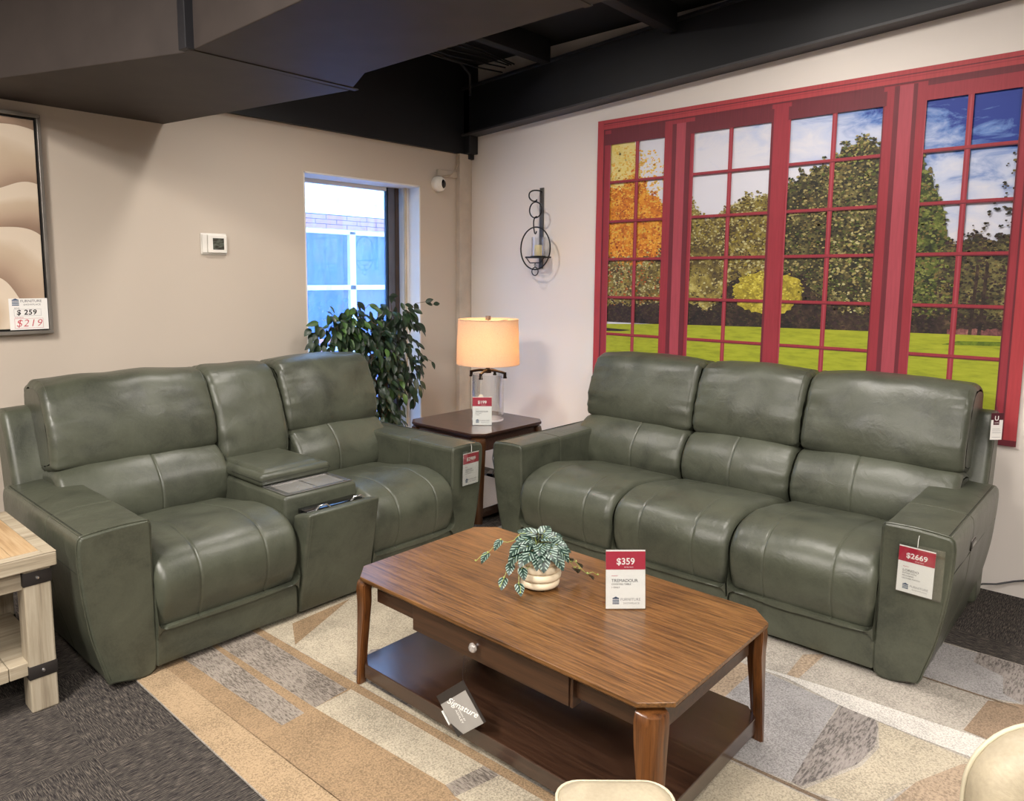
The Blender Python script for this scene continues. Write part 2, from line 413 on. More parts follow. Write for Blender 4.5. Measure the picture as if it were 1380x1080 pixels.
# loveseat: local u = x, d = y + 1.47
love = thing('reclining_loveseat', 'green-grey leather two-seat recliner with centre console against the taupe wall', 'loveseat', (-2.45, -.9, 0))
def lmap(a, b, u): return (u+2.45, -1.47+a+.9, b)
seat_unit(love, -3.42, -2.615, -3.31, -2.655, lmap, 71)
seat_unit(love, -2.20, -1.53, -2.235, -1.655, lmap, 83)
arm(love, -3.31, -3.575, -1, lmap, 51); arm(love, -1.655, -1.415, 1, lmap, 52)
shell(love, -3.535, -1.45, lmap); base(love, -3.45, -1.52, lmap)
mb = MB()
loft(mb, CONS, -2.618, -2.202, lmap, LEATHER, r=.04, crown=.01, wr=.005, seed=97, gather=.010, piping=[(-2.595, 2, 9, .0011, THREADL, .0005), (-2.225, 2, 9, .0011, THREADL, .0005)])
mb.build('console_backrest', love)
# console box, tray, lid and tilted front door
def lb(a, c, mat, bev=0, seg=3): # box in (u,d,z)
    (u0, d0, z0), (u1, d1, z1) = a, c
    m = MB(); m.box((u0+2.45, d0-1.47+.9, z0), (u1+2.45, d1-1.47+.9, z1), mat, bev, seg); return m
mb = lb((-2.645, .10, .10), (-2.225, .80, .565), LEATHER, .018); mb.build('console_box', love)
mb = MB()
u0, u1, d0, d1, zt = -2.625, -2.245, .115, .33, .566
def Q(u, d, z): return (u+2.45, d-.57, z)
mb.box(Q(u0, d0, zt), Q(u1, d0+.022, zt+.006), CHROME, .002); mb.box(Q(u0, d1-.02, zt), Q(u1, d1, zt+.006), CHROME, .002)
mb.box(Q(u0, d0+.022, zt), Q(u0+.03, d1-.02, zt+.006), CHROME, .002); mb.box(Q(u1-.03, d0+.022, zt), Q(u1, d1-.02, zt+.006), CHROME, .002)
mb.box(Q(u0+.03, d0+.022, zt), Q(u1-.03, d1-.02, zt+.002), plain('tray_grey', (176, 174, 170), .22, .6))
mb.box(Q(-2.44, d0+.03, zt+.001), Q(-2.432, d1-.03, zt+.0045), CHROME)
mb.build('console_tray', love)
mb = MB(); mb.hexa([Q(-2.640, .325, .568), Q(-2.230, .325, .568), Q(-2.230, .80, .568), Q(-2.640, .80, .568), Q(-2.640, .318, .628), Q(-2.230, .318, .628), Q(-2.230, .80, .625), Q(-2.640, .80, .625)], LEATHER, .020, 4)
mb.hexa([Q(-2.615, .345, .620), Q(-2.255, .345, .620), Q(-2.255, .80, .620), Q(-2.615, .80, .620), Q(-2.585, .38, .642), Q(-2.285, .38, .642), Q(-2.285, .80, .642), Q(-2.585, .80, .642)], LEATHER, .012, 4)
mb.tube([Q(-2.642, .60, .60), Q(-2.642, .33, .60), Q(-2.635, .318, .60), Q(-2.235, .318, .60), Q(-2.228, .33, .60), Q(-2.228, .60, .60)], .0015, THREAD, 6)
mb.build('console_lid', love)
mb = MB()
mb.hexa([Q(-2.645, -.005, .03), Q(-2.235, -.005, .03), Q(-2.235, .09, .03), Q(-2.645, .09, .03),
         Q(-2.645, -.105, .53), Q(-2.235, -.105, .53), Q(-2.235, .03, .50), Q(-2.645, .03, .50)], LEATHER, .016, 3)
for u in (-2.628,): mb.tube([Q(u, -.0055-.10*k/8, .05+.46*k/8) for k in range(9)], .0010, THREADL, 6)
mb.build('console_door', love)
mb = MB()
mb.box(Q(-2.60, -.02, .49), Q(-2.28, .06, .515), BLACKG, .004)
for u in (-2.56, -2.36): mb.tube([Q(u, -.03, .515), Q(u+.02, -.03, .532), Q(u+.06, -.03, .532), Q(u+.08, -.03, .515)], .005, CHROME, 8)
mb.build('console_hardware', love)

# ------------------------------------------------------------------ room
mb = MB(); mb.box((-11, -11, -.1), (.2, .5, 0), CARPET); struct(mb.build('floor'))
# left wall (y = 0) with the tall window opening
WX0, WX1, WZ0, WZ1 = -1.60, -.545, .12, 2.308
def wbox(mb, x0, x1, z0, z1, mat=WALL_L): mb.box((x0, 0, z0), (x1, .30, z1), mat)
mb = MB(); wbox(mb, -11, WX0, 0, 3.4); wbox(mb, WX1, .0, 0, 3.4); wbox(mb, WX0, WX1, WZ1, 3.4); wbox(mb, WX0, WX1, 0, WZ0)
struct(mb.build('wall_left'))
mb = MB(); mb.box((0, -11, 0), (.2, .30, 3.6), WALL_R); struct(mb.build('wall_right'))
mb = MB(); mb.box((-11.2, -11, 0), (-11, .3, 3.4), WALL_R); struct(mb.build('wall_back'))
mb = MB(); mb.box((-11.2, -11.2, 0), (.2, -11, 3.4), WALL_R); struct(mb.build('wall_front'))
mb = MB(); mb.box((-11.2, -11.2, 3.3), (0.2, .3, 3.5), BLACKP)
struct(mb.build('ceiling'))
# window lining boards
mb = MB()
mb.box((WX1-.012, .0, WZ0), (WX1+.0, .26, WZ1), REVEAL, .002); mb.box((WX0, .0, WZ0), (WX0+.012, .26, WZ1), REVEAL, .002)
mb.box((WX0, .0, WZ1-.012), (WX1, .26, WZ1), REVEAL, .002); mb.box((WX0, -.0, WZ0), (WX1, .26, WZ0+.02), REVEAL, .002)
mb.box((WX1-.035, .13, WZ0+.02), (WX1-.010, .26, WZ1-.012), REVEAL, .003)
mb.box((WX1-.05, .125, WZ0+.02), (WX1-.030, .145, WZ1-.012), plain('tan_caulk', (196, 178, 150), .7), .003)
win = struct(mb.build('window_1'))
FR = plain('weathered_grey_frame', (104, 104, 112), .45, .3); FRB = plain('brown_edge', (70, 56, 48), .6)
mb = MB(); mb.box((-.70, .20, WZ0+.02), (-.635, .25, WZ1-.012), FR, .004); mb.box((-.637, .19, WZ0+.02), (-.60, .25, WZ1-.012), FRB, .004)
mb.box((-.71, .205, WZ0+.02), (-.698, .245, WZ1-.012), BLACKP, .002)
mb.box((WX0+.012, .21, WZ0+.02), (WX0+.03, .25, WZ1-.012), FR, .003); mb.box((WX0+.03, .21, WZ1-.04), (-.71, .25, WZ1-.012), REVEAL, .003)
mb.box((WX0+.03, .21, WZ0+.02), (-.71, .25, WZ0+.06), FR, .003); mb.build('window_frame', win)
mb = MB(); mb.box((WX0+.03, .225, WZ0+.06), (-.71, .231, WZ1-.04), HAZEGLASS); mb.build('window_pane', win)
# black header on the left wall, corner post and sloping steel beam on the right wall
mb = MB(); mb.box((-2.6, -.035, 2.597), (-.0, 0, 3.3), BLACKB); struct(mb.build('trim_1'))
mb = MB()
def slope(y): return 2.735-(y)*.0573
def beam(mb, x0, x1, h0, h1, mat):
    c = [(x0, -8), (x1, -8), (x1, -.02), (x0, -.02)]
    mb.hexa([(x, y, slope(y)+h0) for x, y in c]+[(x, y, slope(y)+h1) for x, y in c], mat)
beam(mb, -.10, 0, .012, .37, BLACKB); beam(mb, -.13, 0, 0, .014, plain('beam_flange', (58, 56, 58), .5)); beam(mb, -.135, 0, .36, .378, plain('beam_top', (30, 30, 34), .5))
struct(mb.build('trim_2'))
mb = MB(); mb.box((-.10, -.10, 2.60), (0, 0, 3.3), BLACKB, .004); mb.box((-.06, -.06, 2.56), (0, 0, 2.62), BLACKB, .008); struct(mb.build('trim_3'))
mb = MB(); mb.box((-.155, -.045, 0), (-.03, 0, 2.597), BEIGEPIPE, .003); mb.box((-.03, -.03, 0), (0, 0, 2.6), BEIGEPIPE, .002); struct(mb.build('trim_4'))
mb = MB()
for k, (y, w) in enumerate(((-.9, .08), (-1.9, .08), (-2.9, .08))): mb.box((-2.3, y-w/2, 3.14), (-.13, y+w/2, 3.3), plain('joist', (14, 14, 17), .7), .003)
mb.tube([(-1.9, -.25, 3.22), (-.35, -.25, 3.22), (-.25, -.25, 3.15), (-.25, -.25, 3.0)], .012, plain('conduit_dark', (34, 34, 38), .5, .3))
for k in range(5): mb.tube([(-1.6+.3*j, -.45-.03*k, 3.16+.015*k+.02*math.sin(j*1.3+k)) for j in range(6)], .006, BLACKP)
struct(mb.build('trim_5'))

# air duct: boxed sheet metal painted brown-black, widening where it meets the wall
duct = thing('air_duct', 'large boxed brown-black air duct under the ceiling, running from the left wall', 'air duct', (-2.7, -1.5, 2.47))
DM = plain('duct_paint_brown', (64, 57, 54), .6, bs=.3, bscale=5, spec=.3); DS = plain('duct_side_shade', (28, 28, 33), .55, bs=.12, bscale=10)  # DS: darker copy of the duct paint, side-face shade put into the colour
o = (2.7, 1.5, -2.47)
def dp(l): return [(x+2.7, y+1.5) for x, y in l]
mb = MB(); A = dp([(-3.62, -.002), (-3.05, -1.46), (-2.275, -1.43), (-2.53, -.002)])
mb.prism(A, .0, .828, DM, .004); mb.build('flared_section', duct)
mb = MB(); A = dp([(-3.06, -1.462), (-3.08, -9), (-2.42, -9), (-2.41, -1.72), (-2.285, -1.462)])
mb.prism(A, .0, .828, DM, .004); mb.build('straight_section', duct)
mb = MB(); mb.box((-3.075+2.7, -1.49+1.5, -.004), (-2.265+2.7, -1.455+1.5, .0), DM, .002); mb.build('joint_flange', duct)
mb = MB(); mb.box((-3.095+2.7, -1.50+1.5, -.002), (-3.055+2.7, -1.44+1.5, .79), DS, .003); mb.build('corner_flange', duct)
mb = MB(); mb.box((-3.085+2.7, -2.9+1.5, -.003), (-2.41+2.7, -2.87+1.5, .0), DM, .001); mb.build('joint_flange', duct)

# ------------------------------------------------------------------ rug
rug = MB(); RX0, RX1, RY0, RY1 = -3.385, -.815, -5.6, -1.30
rug.prism([(RX0, RY0), (RX1, RY0), (RX1, RY1), (RX0, RY1)], 0.0005, .010, RG[5], .003)
lay = [0]
def patch(poly, k, lvl):
    z = .0102+.0004*lvl; pts = [(x, y, z) for x, y in poly]; rug.add(pts, [tuple(range(len(pts)))], RG[k])
patch([(-3.384, -5.59), (-3.384, -1.31), (-3.27, -1.31), (-3.215, -3.2), (-3.10, -5.59)], 1, 1)
patch([(-3.27, -1.31), (-3.235, -2.607), (-3.215, -3.2), (-3.10, -5.59), (-2.70, -5.59), (-2.83, -1.31)], 2, 1)
patch([(-3.192, -1.31), (-3.053, -1.31), (-3.054, -2.139), (-3.151, -2.146)], 3, 2)
patch([(-3.035, -1.31), (-2.866, -1.31), (-2.852, -2.126), (-3.009, -2.139)], 3, 2)
patch([(-3.009, -2.139), (-2.842, -2.136), (-2.806, -2.819), (-2.964, -2.79)], 0, 2)
patch([(-2.964, -2.79), (-2.806, -2.819), (-2.808, -2.885), (-2.98, -2.85)], 3, 2)
patch([(-2.98, -2.85), (-2.808, -2.885), (-2.76, -3.7), (-2.95, -3.7)], 0, 2)
patch([(-3.03, -2.86), (-2.99, -2.86), (-2.98, -3.0), (-3.06, -3.0)], 3, 2)
patch([(-2.866, -1.31), (-2.835, -1.31), (-2.765, -3.1), (-2.72, -4.2), (-2.76, -4.2), (-2.806, -3.08)], 2, 3)
patch([(-2.83, -1.31), (-2.03, -1.31), (-2.05, -1.9), (-2.30, -2.45), (-2.60, -2.75), (-2.77, -2.9)], 0, 1)
patch([(-2.80, -1.68), (-2.70, -1.50), (-2.36, -1.48)], 2, 2)
patch([(-2.77, -2.05), (-2.60, -1.95), (-2.45, -2.06), (-2.60, -2.30), (-2.765, -2.40)], 8, 2)
patch([(-2.02, -1.31), (-1.30, -1.31), (-1.35, -2.6), (-1.70, -3.1), (-2.05, -2.5)], 0, 1)
patch([(-1.97, -3.05), (-1.62, -3.02), (-1.60, -3.20), (-1.648, -3.551), (-1.87, -3.56), (-2.20, -3.585), (-2.226, -3.374)], 6, 1)
patch([(-1.95, -3.10), (-1.60, -3.10), (-1.61, -3.217), (-1.95, -3.215)], 10, 2)
patch([(-1.568, -3.328), (-1.359, -3.318), (-1.294, -3.387), (-1.563, -3.373)], 10, 2)
patch([(-1.588, -3.207), (-1.547, -3.528), (-1.53, -3.824), (-1.513, -4.039), (-1.47, -4.5), (-1.46, -5.2), (-1.72, -5.2), (-1.71, -4.5), (-1.664, -4.003), (-1.666, -3.812), (-1.648, -3.551), (-1.596, -3.338), (-1.605, -3.215)], 4, 3)
patch([(-1.642, -3.557), (-1.642, -3.672), (-1.70, -3.70), (-1.818, -3.722), (-1.964, -3.707), (-2.201, -3.61), (-2.201, -3.58), (-1.869, -3.56)], 8, 2)
patch([(-1.66, -3.69), (-1.67, -3.81), (-1.68, -4.0), (-1.93, -3.87), (-2.15, -3.80), (-2.21, -3.62), (-1.964, -3.72), (-1.82, -3.735)], 0, 1)
patch([(-2.20, -3.83), (-2.074, -3.84), (-1.928, -3.87), (-1.728, -3.958), (-1.673, -4.005), (-1.72, -4.5), (-2.3, -4.5)], 10, 2)
patch([(-1.506, -3.925), (-1.225, -3.956), (-1.166, -4.061), (-1.0, -4.5), (-1.47, -4.5), (-1.513, -4.039)], 7, 2)
patch([(-2.232, -3.20), (-2.22, -3.20), (-2.205, -3.80), (-2.20, -5.5), (-2.225, -5.5), (-2.222, -3.80)], 9, 3)
patch([(-1.225, -1.4), (-1.215, -1.4), (-1.20, -4.05), (-1.212, -4.05)], 9, 3)
patch([(-1.21, -3.3), (-.83, -3.3), (-.83, -5.5), (-1.15, -5.5), (-1.165, -4.05), (-1.20, -3.95)], 6, 1)
patch([(-.93, -3.86), (-.825, -3.86), (-.825, -4.6), (-1.12, -4.6), (-1.166, -4.061), (-1.13, -3.99), (-.98, -3.97)], 8, 2)
patch([(-2.74, -3.0), (-2.24, -3.2), (-2.23, -3.8), (-2.30, -5.5), (-2.68, -5.5)], 0, 1)
tag(rug.build('area_rug'), 'large patchwork area rug in beige, tan, ivory and grey under the wooden table', 'rug')

# ------------------------------------------------------------------ coffee table
def chamfer(x0, x1, y0, y1, c):
    return [(x0+c, y0), (x1-c, y0), (x1, y0+c), (x1, y1-c), (x1-c, y1), (x0+c, y1), (x0, y1-c), (x0, y0+c)]
def corner_leg(cx, cy, sx, sy, ztop, foot, mat, wtop=.078, wbot=.030, thick=.038, out=.012):
    """tapered leg set diagonally across a corner: (cx,cy) outer corner point, (sx,sy) signs toward the inside"""
    # two wings (one along each side) meeting in a chamfered outer face
    mb = MB(); g = .026
    zs = [foot, foot+(ztop-foot)*.35, ztop-.10, ztop-.035, ztop-.008, ztop]
    ws = [wbot, wbot+(wtop-wbot)*.3, wtop*.92, wtop, wtop*.9, wtop*.72]
    os = [0, .003, .006, out*.3, 0.006, .016]
    rings = []
    for z, w, q in zip(zs, ws, os):
        x = lambda a: cx+sx*(a+q); y = lambda a: cy+sy*(a+q)
        rings.append([(x(0), y(g), z), (x(g), y(0), z), (x(g+w*.62), y(0), z), (x(g+w*.62), y(thick*.8), z), (x(thick), y(thick), z), (x(thick*.8), y(g+w*.62), z), (x(0), y(g+w*.62), z)])
    n = 7; vs = [p for r in rings for p in r]; fs = []
    for i in range(len(rings)-1):
        for k in range(n): fs.append((i*n+k, i*n+(k+1) % n, (i+1)*n+(k+1) % n, (i+1)*n+k))
    fs += [tuple(range(n)), tuple((len(rings)-1)*n+k for k in range(n))]
    b = bmesh.new(); bv = [b.verts.new(v) for v in vs]
    for f in fs: b.faces.new([bv[i] for i in f])
    bmesh.ops.recalc_face_normals(b, faces=b.faces[:])
    bmesh.ops.bevel(b, geom=[e for e in b.edges if abs((e.verts[0].co-e.verts[1].co).normalized().z) > .5], offset=.004, segments=2, affect='EDGES')
    return mb.bm(b, mat, True)
ct = thing('coffee_table', 'walnut-brown wooden coffee table with cut corners, one drawer and lower shelf', 'coffee table', (-2.41, -2.76, .0118))
X0, X1, Y0, Y1 = -.395, .385, -.685, .68
mb = MB(); TO = chamfer(X0, X1, Y0, Y1, .075); TI = chamfer(X0+.02, X1-.02, Y0+.02, Y1-.02, .072)
mb.prism(TI, .418, .434, WTOP, 0, top=TO); mb.prism(TO, .434, .448, WTOP, .002); mb.build('tabletop', ct)
mb = MB(); a = .032
mb.box((X0+a+.03, Y0+.10, .335), (X0+a+.055, Y1-.10, .42), WAPR, .002); mb.box((X1-a-.055, Y0+.10, .335), (X1-a-.03, Y1-.10, .42), WAPR, .002)
mb.box((X0+.10, Y0+a+.02, .325), (X1-.10, Y0+a+.045, .42), WAPR, .002); mb.box((X0+.10, Y1-a-.045, .325), (X1-.10, Y1-a-.02, .42), WAPR, .002)
mb.build('apron', ct)
mb = MB(); mb.box((X0+a+.006, -.355, .312), (X0+a+.05, .345, .42), WAPR, .002); mb.box((X0+a+.012, -.367, .308), (X0+a+.055, -.357, .42), WAPR, .001)
dr = mb.build('drawer', ct)
mb = MB(); kx = X0+a+.006
mb.lathe([(0, 0), (.007, 0), (.006, .008), (.009, .012), (0, .012)], CHROME, 16, T(kx, .022, .368) @ RY(-PI/2))
KG, nt, b = newmat('faceted_crystal'); b.inputs['Transmission Weight'].default_value = .6; b.inputs['Roughness'].default_value = .05
nt.links.new(ramp(nt, noi(nt, coords(nt), 60), [(.3, (150, 140, 130)), (.7, (245, 240, 235))]), b.inputs['Base Color'])
mb.lathe([(0, .010), (.012, .012), (.0175, .020), (.014, .029), (.007, .032), (0, .032)], KG, 8, T(kx, .022, .368) @ RY(-PI/2), smooth=False)
mb.build('drawer_knob', dr)
for sx, sy, cx, cy in ((1, 1, X0, Y0), (-1, 1, X1, Y0), (1, -1, X0, Y1), (-1, -1, X1, Y1)):
    corner_leg(cx+sx*.002, cy+sy*.012, sx, sy, .418, 0, WLEG).build('leg', ct)
mb = MB(); mb.prism(chamfer(X0+.012, X1-.012, Y0+.03, Y1-.03, .05), .034, .092, WSHELF, .003); mb.build('shelf', ct)

# ------------------------------------------------------------------ end table
et = thing('end_table', 'dark walnut square end table in the corner, carrying the lamp', 'side table', (-.775, -.835, 0))
mb = MB(); e = .355; TO = chamfer(-e, e, -e, e, .07); TI = chamfer(-e+.022, e-.022, -e+.022, e-.022, .066)
mb.prism(TI, .565, .586, WEND, 0, top=TO); mb.prism(TO, .586, .60, WEND, .002); mb.build('tabletop', et)
mb = MB(); a = .05
for s in (-1, 1):
    mb.box((-e+.10, s*(e-a)-.012, .475), (e-.10, s*(e-a)+.012, .565), WEND, .002); mb.box((s*(e-a)-.012, -e+.10, .475), (s*(e-a)+.012, e-.10, .565), WEND, .002)
mb.build('apron', et)
for sx in (1, -1):
    for sy in (1, -1): corner_leg(-sx*(e-.014), -sy*(e-.014), sx, sy, .565, 0, WENDL).build('leg', et)
mb = MB(); mb.prism(chamfer(-e+.03, e-.03, -e+.03, e-.03, .05), .035, .095, WSHELF, .003); mb.build('shelf', et)

# ------------------------------------------------------------------ table lamp
lamp = thing('table_lamp', 'lit table lamp with drum shade and clear glass cylinder body on the end table', 'lamp', (-.707, -.877, .6005))
mb = MB(); mb.lathe([(.112, .012), (.112, .325), (.107, .325), (.107, .012)], GLASS, 48); 
mb.build('glass_cylinder', lamp)
mb = MB(); mb.lathe([(0, 0), (.112, 0), (.114, .004), (.112, .012), (0, .012)], plain('frosted_base', (226, 226, 228), .15), 48); mb.build('base', lamp)
mb = MB()
for k in range(4):
    a = k*PI/2+.35; c, s_ = math.cos(a), math.sin(a)
    pts = [(c*r, s_*r, z) for r, z in ((0, .352), (.06, .352), (.105, .344), (.128, .338))]
    mb.tube(pts, .009, BRONZE, 8); mb.tube([(c*.128, s_*.128, .345), (c*.128, s_*.128, .312)], .011, BRONZE, 10); mb.tube([(c*.128, s_*.128, .312), (c*.128, s_*.128, .303)], .014, BRONZE, 10)
mb.lathe([(0, .335), (.024, .335), (.024, .362), (.013, .368), (.013, .41), (.018, .412), (.018, .45), (0, .45)], BRONZE, 20); mb.build('cap_bracket', lamp)
SH, nt, b = newmat('linen_shade'); v = coords(nt, (40, 40, 160)); f = noi(nt, v, 4, 4)
nt.nodes.remove(b); di = nt.nodes.new('ShaderNodeBsdfDiffuse'); tr = nt.nodes.new('ShaderNodeBsdfTranslucent'); mx = nt.nodes.new('ShaderNodeMixShader'); mx.inputs[0].default_value = .45
c = ramp(nt, f, [(.35, (222, 200, 176)), (.65, (240, 222, 200))]); nt.links.new(c, di.inputs[0]); nt.links.new(c, tr.inputs[0])
nt.links.new(di.outputs[0], mx.inputs[1]); nt.links.new(tr.outputs[0], mx.inputs[2]); nt.links.new(mx.outputs[0], nt.nodes['Material Output'].inputs[0])
mb = MB(); mb.lathe([(.222, .40), (.210, .71), (.207, .71), (.219, .40)], SH, 64, closed=True)
for z, r in ((.40, .2215), (.71, .2095)): mb.tube([(r*math.cos(q*PI/32), r*math.sin(q*PI/32), z) for q in range(64)], .003, SH, 6, closed=True)
mb.build('lamp_shade', lamp)
mb = MB()
for k in range(3): a = k*2*PI/3; mb.tube([(0, 0, .69), (.207*math.cos(a), .207*math.sin(a), .70)], .002, BRONZE, 6)
mb.tube([(0, 0, .45), (0, 0, .71)], .004, BRONZE, 8); mb.box((-.014, -.014, .705), (.014, .014, .735), plain('taupe_finial', (122, 106, 92), .45), .003); mb.build('finial', lamp)
BU = bpy.data.materials.new('glowing_bulb'); BU.use_nodes = True; nt = BU.node_tree; nt.nodes.clear(); e_ = nt.nodes.new('ShaderNodeEmission'); oo = nt.nodes.new('ShaderNodeOutputMaterial')
e_.inputs[0].default_value = (1, .60, .25, 1); e_.inputs[1].default_value = 80; nt.links.new(e_.outputs[0], oo.inputs[0])
mb = MB(); mb.lathe([(0, .46), (.014, .46), (.016, .49), (.030, .53), (.032, .555), (.022, .58), (0, .59)], BU, 20); mb.build('bulb', lamp)

# ------------------------------------------------------------------ cards
def VM(o, right, up):
    r = Vector(right).normalized(); u = Vector(up); u = (u-r*u.dot(r)).normalized(); n = r.cross(u)
    return Matrix(((r.x, u.x, n.x, o[0]), (r.y, u.y, n.y, o[1]), (r.z, u.z, n.z, o[2]), (0, 0, 0, 1)))
def logo(mb, x, y, w, M, ink=NAVY, ink2=INKL):
    h = w*.22
    for k in range(4): mb.box((x, y-h/2+h*.27*k, 0), (x+h*1.05, y-h/2+h*.27*k+h*.17, .0002), ink, M=M @ T(0, 0, .0003))
    mb.prism([(x-h*.05, y+h*.42), (x+h*1.1, y+h*.42), (x+h*.525, y+h*.72)], 0, .0002, ink, M=M @ T(0, 0, .0003))
    mb.text('FURNITURE', h*.62, ink2, M @ T(x+h*1.25, y+h*.22, .0004), align='LEFT', depth=.0001)
    mb.text('SHOWPLACE', h*.40, ink2, M @ T(x+h*1.7, y-h*.38, .0004), align='LEFT', depth=.0001, spacing=1.15)
def price_card(root, M, w, h, price, title, lines, hole=True, tilt=0):
    """a printed card: x right, y up, origin at the bottom centre"""
    mb = MB(); mb.box((-w/2, 0, -.0006), (w/2, h, 0), PAPER, M=M)
    mb.box((-w/2, h*.665, .0), (w/2, h*.975, .0003), RED, M=M)
    mb.text(price, h*.155, WHITEINK, M @ T(0, h*.80, .0006), bold=h*.0028, depth=.0001)
    mb.text('RETAIL PRICE', h*.026, WHITEINK, M @ T(w*.08, h*.705, .0006), depth=.0001)
    mb.box((-w*.36, h*.555, 0), (-w*.20, h*.562, .0002), RED, M=M)
    mb.text(title, h*.075, INK, M @ T(-w*.36, h*.475, .0004), align='LEFT', depth=.0001)
    for k, l in enumerate(lines): mb.text(l, h*.042, INK, M @ T(-w*.36, h*(.415-.055*k), .0004), align='LEFT', depth=.0001)
    logo(mb, -w*.33, h*.13, w*.72, M)
    return mb.build('card', root)
def stand_sign(name, label, loc, yaw, w, h, price, title, lines):
    r = thing(name, label, 'price sign', loc, yaw, None)
    M = RX(PI/2-.0)   # card faces local -y
    M = Matrix(((1, 0, 0, 0), (0, 0, -1, 0), (0, 1, 0, 0), (0, 0, 0, 1))) @ RX(-.12)
    price_card(r, M @ T(0, .004, 0), w, h, price, title, lines)
    mb = MB()
    mb.box((-w/2-.002, .001, .001), (w/2+.002, h+.007, .0022), ACRYL, M=M); mb.box((-w/2-.002, .001, -.0032), (w/2+.002, h+.007, -.002), ACRYL, M=M)
    mb.box((-w/2-.002, 0.0003, -.002), (w/2+.002, .06, .0022), ACRYL, M=Matrix(((1, 0, 0, 0), (0, 0, -1, 0), (0, 1, 0, 0), (0, 0, 0, 1))) @ RX(-PI/2))
    mb.build('holder', r); return r
yaw0 = math.atan2(-.732, .681)  # faces the camera
stand_sign('price_sign', 'white and red 359 dollar price sign standing on the coffee table', (-2.345, -3.045, .4603), -.80, .137, .203, '$359', 'TREMADOUR', ['COCKTAIL TABLE', '1 ONLY'])
stand_sign('price_sign', 'white and red 199 dollar price sign on the end table, before the lamp', (-.887, -.992, .6005), -.80, .130, .192, '$199', 'TREMADOUR', ['END TABLE', '1 ONLY'])
# tag on the sofa arm in a clear sleeve, tag on loveseat arm
def hung_card(name, label, M, w, h, price, title, lines, sleeve):
    r = thing(name, label, 'price tag', M.translation); r.rotation_euler = M.to_euler()
    price_card(r, T(0, 0, 0), w, h, price, title, lines)
    mb = MB(); mb.box((-w/2-.004, -.004, .0012), (w/2+sleeve, h+.012, .0018), ACRYL); mb.box((-w/2-.004, -.004, -.0022), (w/2+sleeve, h+.012, -.0016), ACRYL)
    mb.build('clear_sleeve', r)
    mb = MB(); mb.tube([(0, h+.004, .003), (0, h+.03, .002), (0.001, h+.05, -.004)], .0008, WHITEINK, 6); mb.build('tag_pin', r); return r
# both hang against the front faces of the arms (see VM: right, up)
hung_card('price_tag', 'red-topped 2669 dollar price tag in clear sleeve on the long sofa', VM((-1.372, -3.712, .405), (0, -1, -.02), (-.03, -.02, 1)), .122, .185, '$2669', 'LOREDO', ['POWER SOFA', 'RECLINING', 'LEATHER MATCH'], .030)
hung_card('price_tag', 'red-topped 2989 dollar price tag on the loveseat arm', VM((-1.536, -1.512, .432), (1, 0, .0), (0, -.03, 1)), .125, .185, '$2989', 'LOREDO', ['POWER LOVESEAT', 'W/ CONSOLE'], .006)
# brand hang tag on the sofa's back corner
M = VM((-.40, -3.80, .865), (.728, -.69, 0), (0, 0, 1))
ht = thing('hang_tag', 'small white and maroon hang tag on the far right sofa back corner', 'tag', M.translation); ht.rotation_euler = M.to_euler()
mb = MB(); mb.box((-.028, 0, -.0012), (.028, .095, 0), PAPER); mb.box((-.029, .093, -.003), (.029, .125, .0008), MAROON, .0005); mb.box((-.018, .070, 0), (.010, .094, .0008), MAROON)
mb.text('U', .030, WHITEINK, T(-.004, .100, .0012), bold=.0006, depth=.0001); mb.text('HOME', .008, WHITEINK, T(-.004, .079, .0012), depth=.0001)
for k, w in enumerate((.036, .040, .042, .040)): mb.box((-.020, .050-.009*k-(.012 if k == 3 else 0), 0), (-.020+w, .0515-.009*k-(.012 if k == 3 else 0), .0004), INKL)
mb.build('card', ht)
mb = MB(); mb.tube([(0, .12, 0), (0, .15, -.01), (.01, .155, -.03)], .0008, BLKINK, 6); mb.build('string', ht)
# diamond hang tag on the drawer knob
M = VM((-2.834, -2.738, .285), (.12, -1, 0), (0, 0, 1))
dt = thing('hang_tag', 'grey and black square tag hanging from the coffee table drawer knob', 'tag', M.translation); dt.rotation_euler = M.to_euler()
D = RZ(-.86)
mb = MB(); mb.box((0, -.150, -.002), (.145, 0, 0), TAGDARK, M=RZ(-PI/4-.08)); mb.box((.03, -.150, .0), (.145, -.012, .0004), TAGGREY, M=RZ(-PI/4-.08))
mb.prism([(.145, -.12), (.145, -.150), (.095, -.150)], 0.0004, .0008, TAGDARK, M=RZ(-PI/4-.08))
mb.text('Signature', .034, WHITEINK, RZ(-PI/4-.08) @ T(.070, -.066, .0012) @ RZ(.80), shear=.6, depth=.0001, bold=.0003)
mb.text('DESIGN BY', .009, WHITEINK, RZ(-PI/4-.08) @ T(.090, -.082, .0012), depth=.0001)
mb.text('ASHLEY', .014, WHITEINK, RZ(-PI/4-.08) @ T(.092, -.096, .0012), depth=.0001)
mb.build('card', dt)
mb = MB(); mb.hexa([(.004, -.150, -.003), (.145, -.150, -.003), (.145, -.165, -.035), (.004, -.165, -.035), (.004, -.149, -.002), (.145, -.149, -.002), (.145, -.164, -.034), (.004, -.164, -.034)], TAGDARK, M=RZ(-PI/4-.08))
mb.box((.05, -.17, -.012), (.10, -.1655, -.006), WHITEINK, M=RZ(-PI/4-.08)); mb.build('back_flap', dt)
mb = MB(); mb.tube([(0, -.004, .001), (.0, .05, 0), (0, .085, -.008)], .0009, BLKINK, 6); mb.build('string', dt)
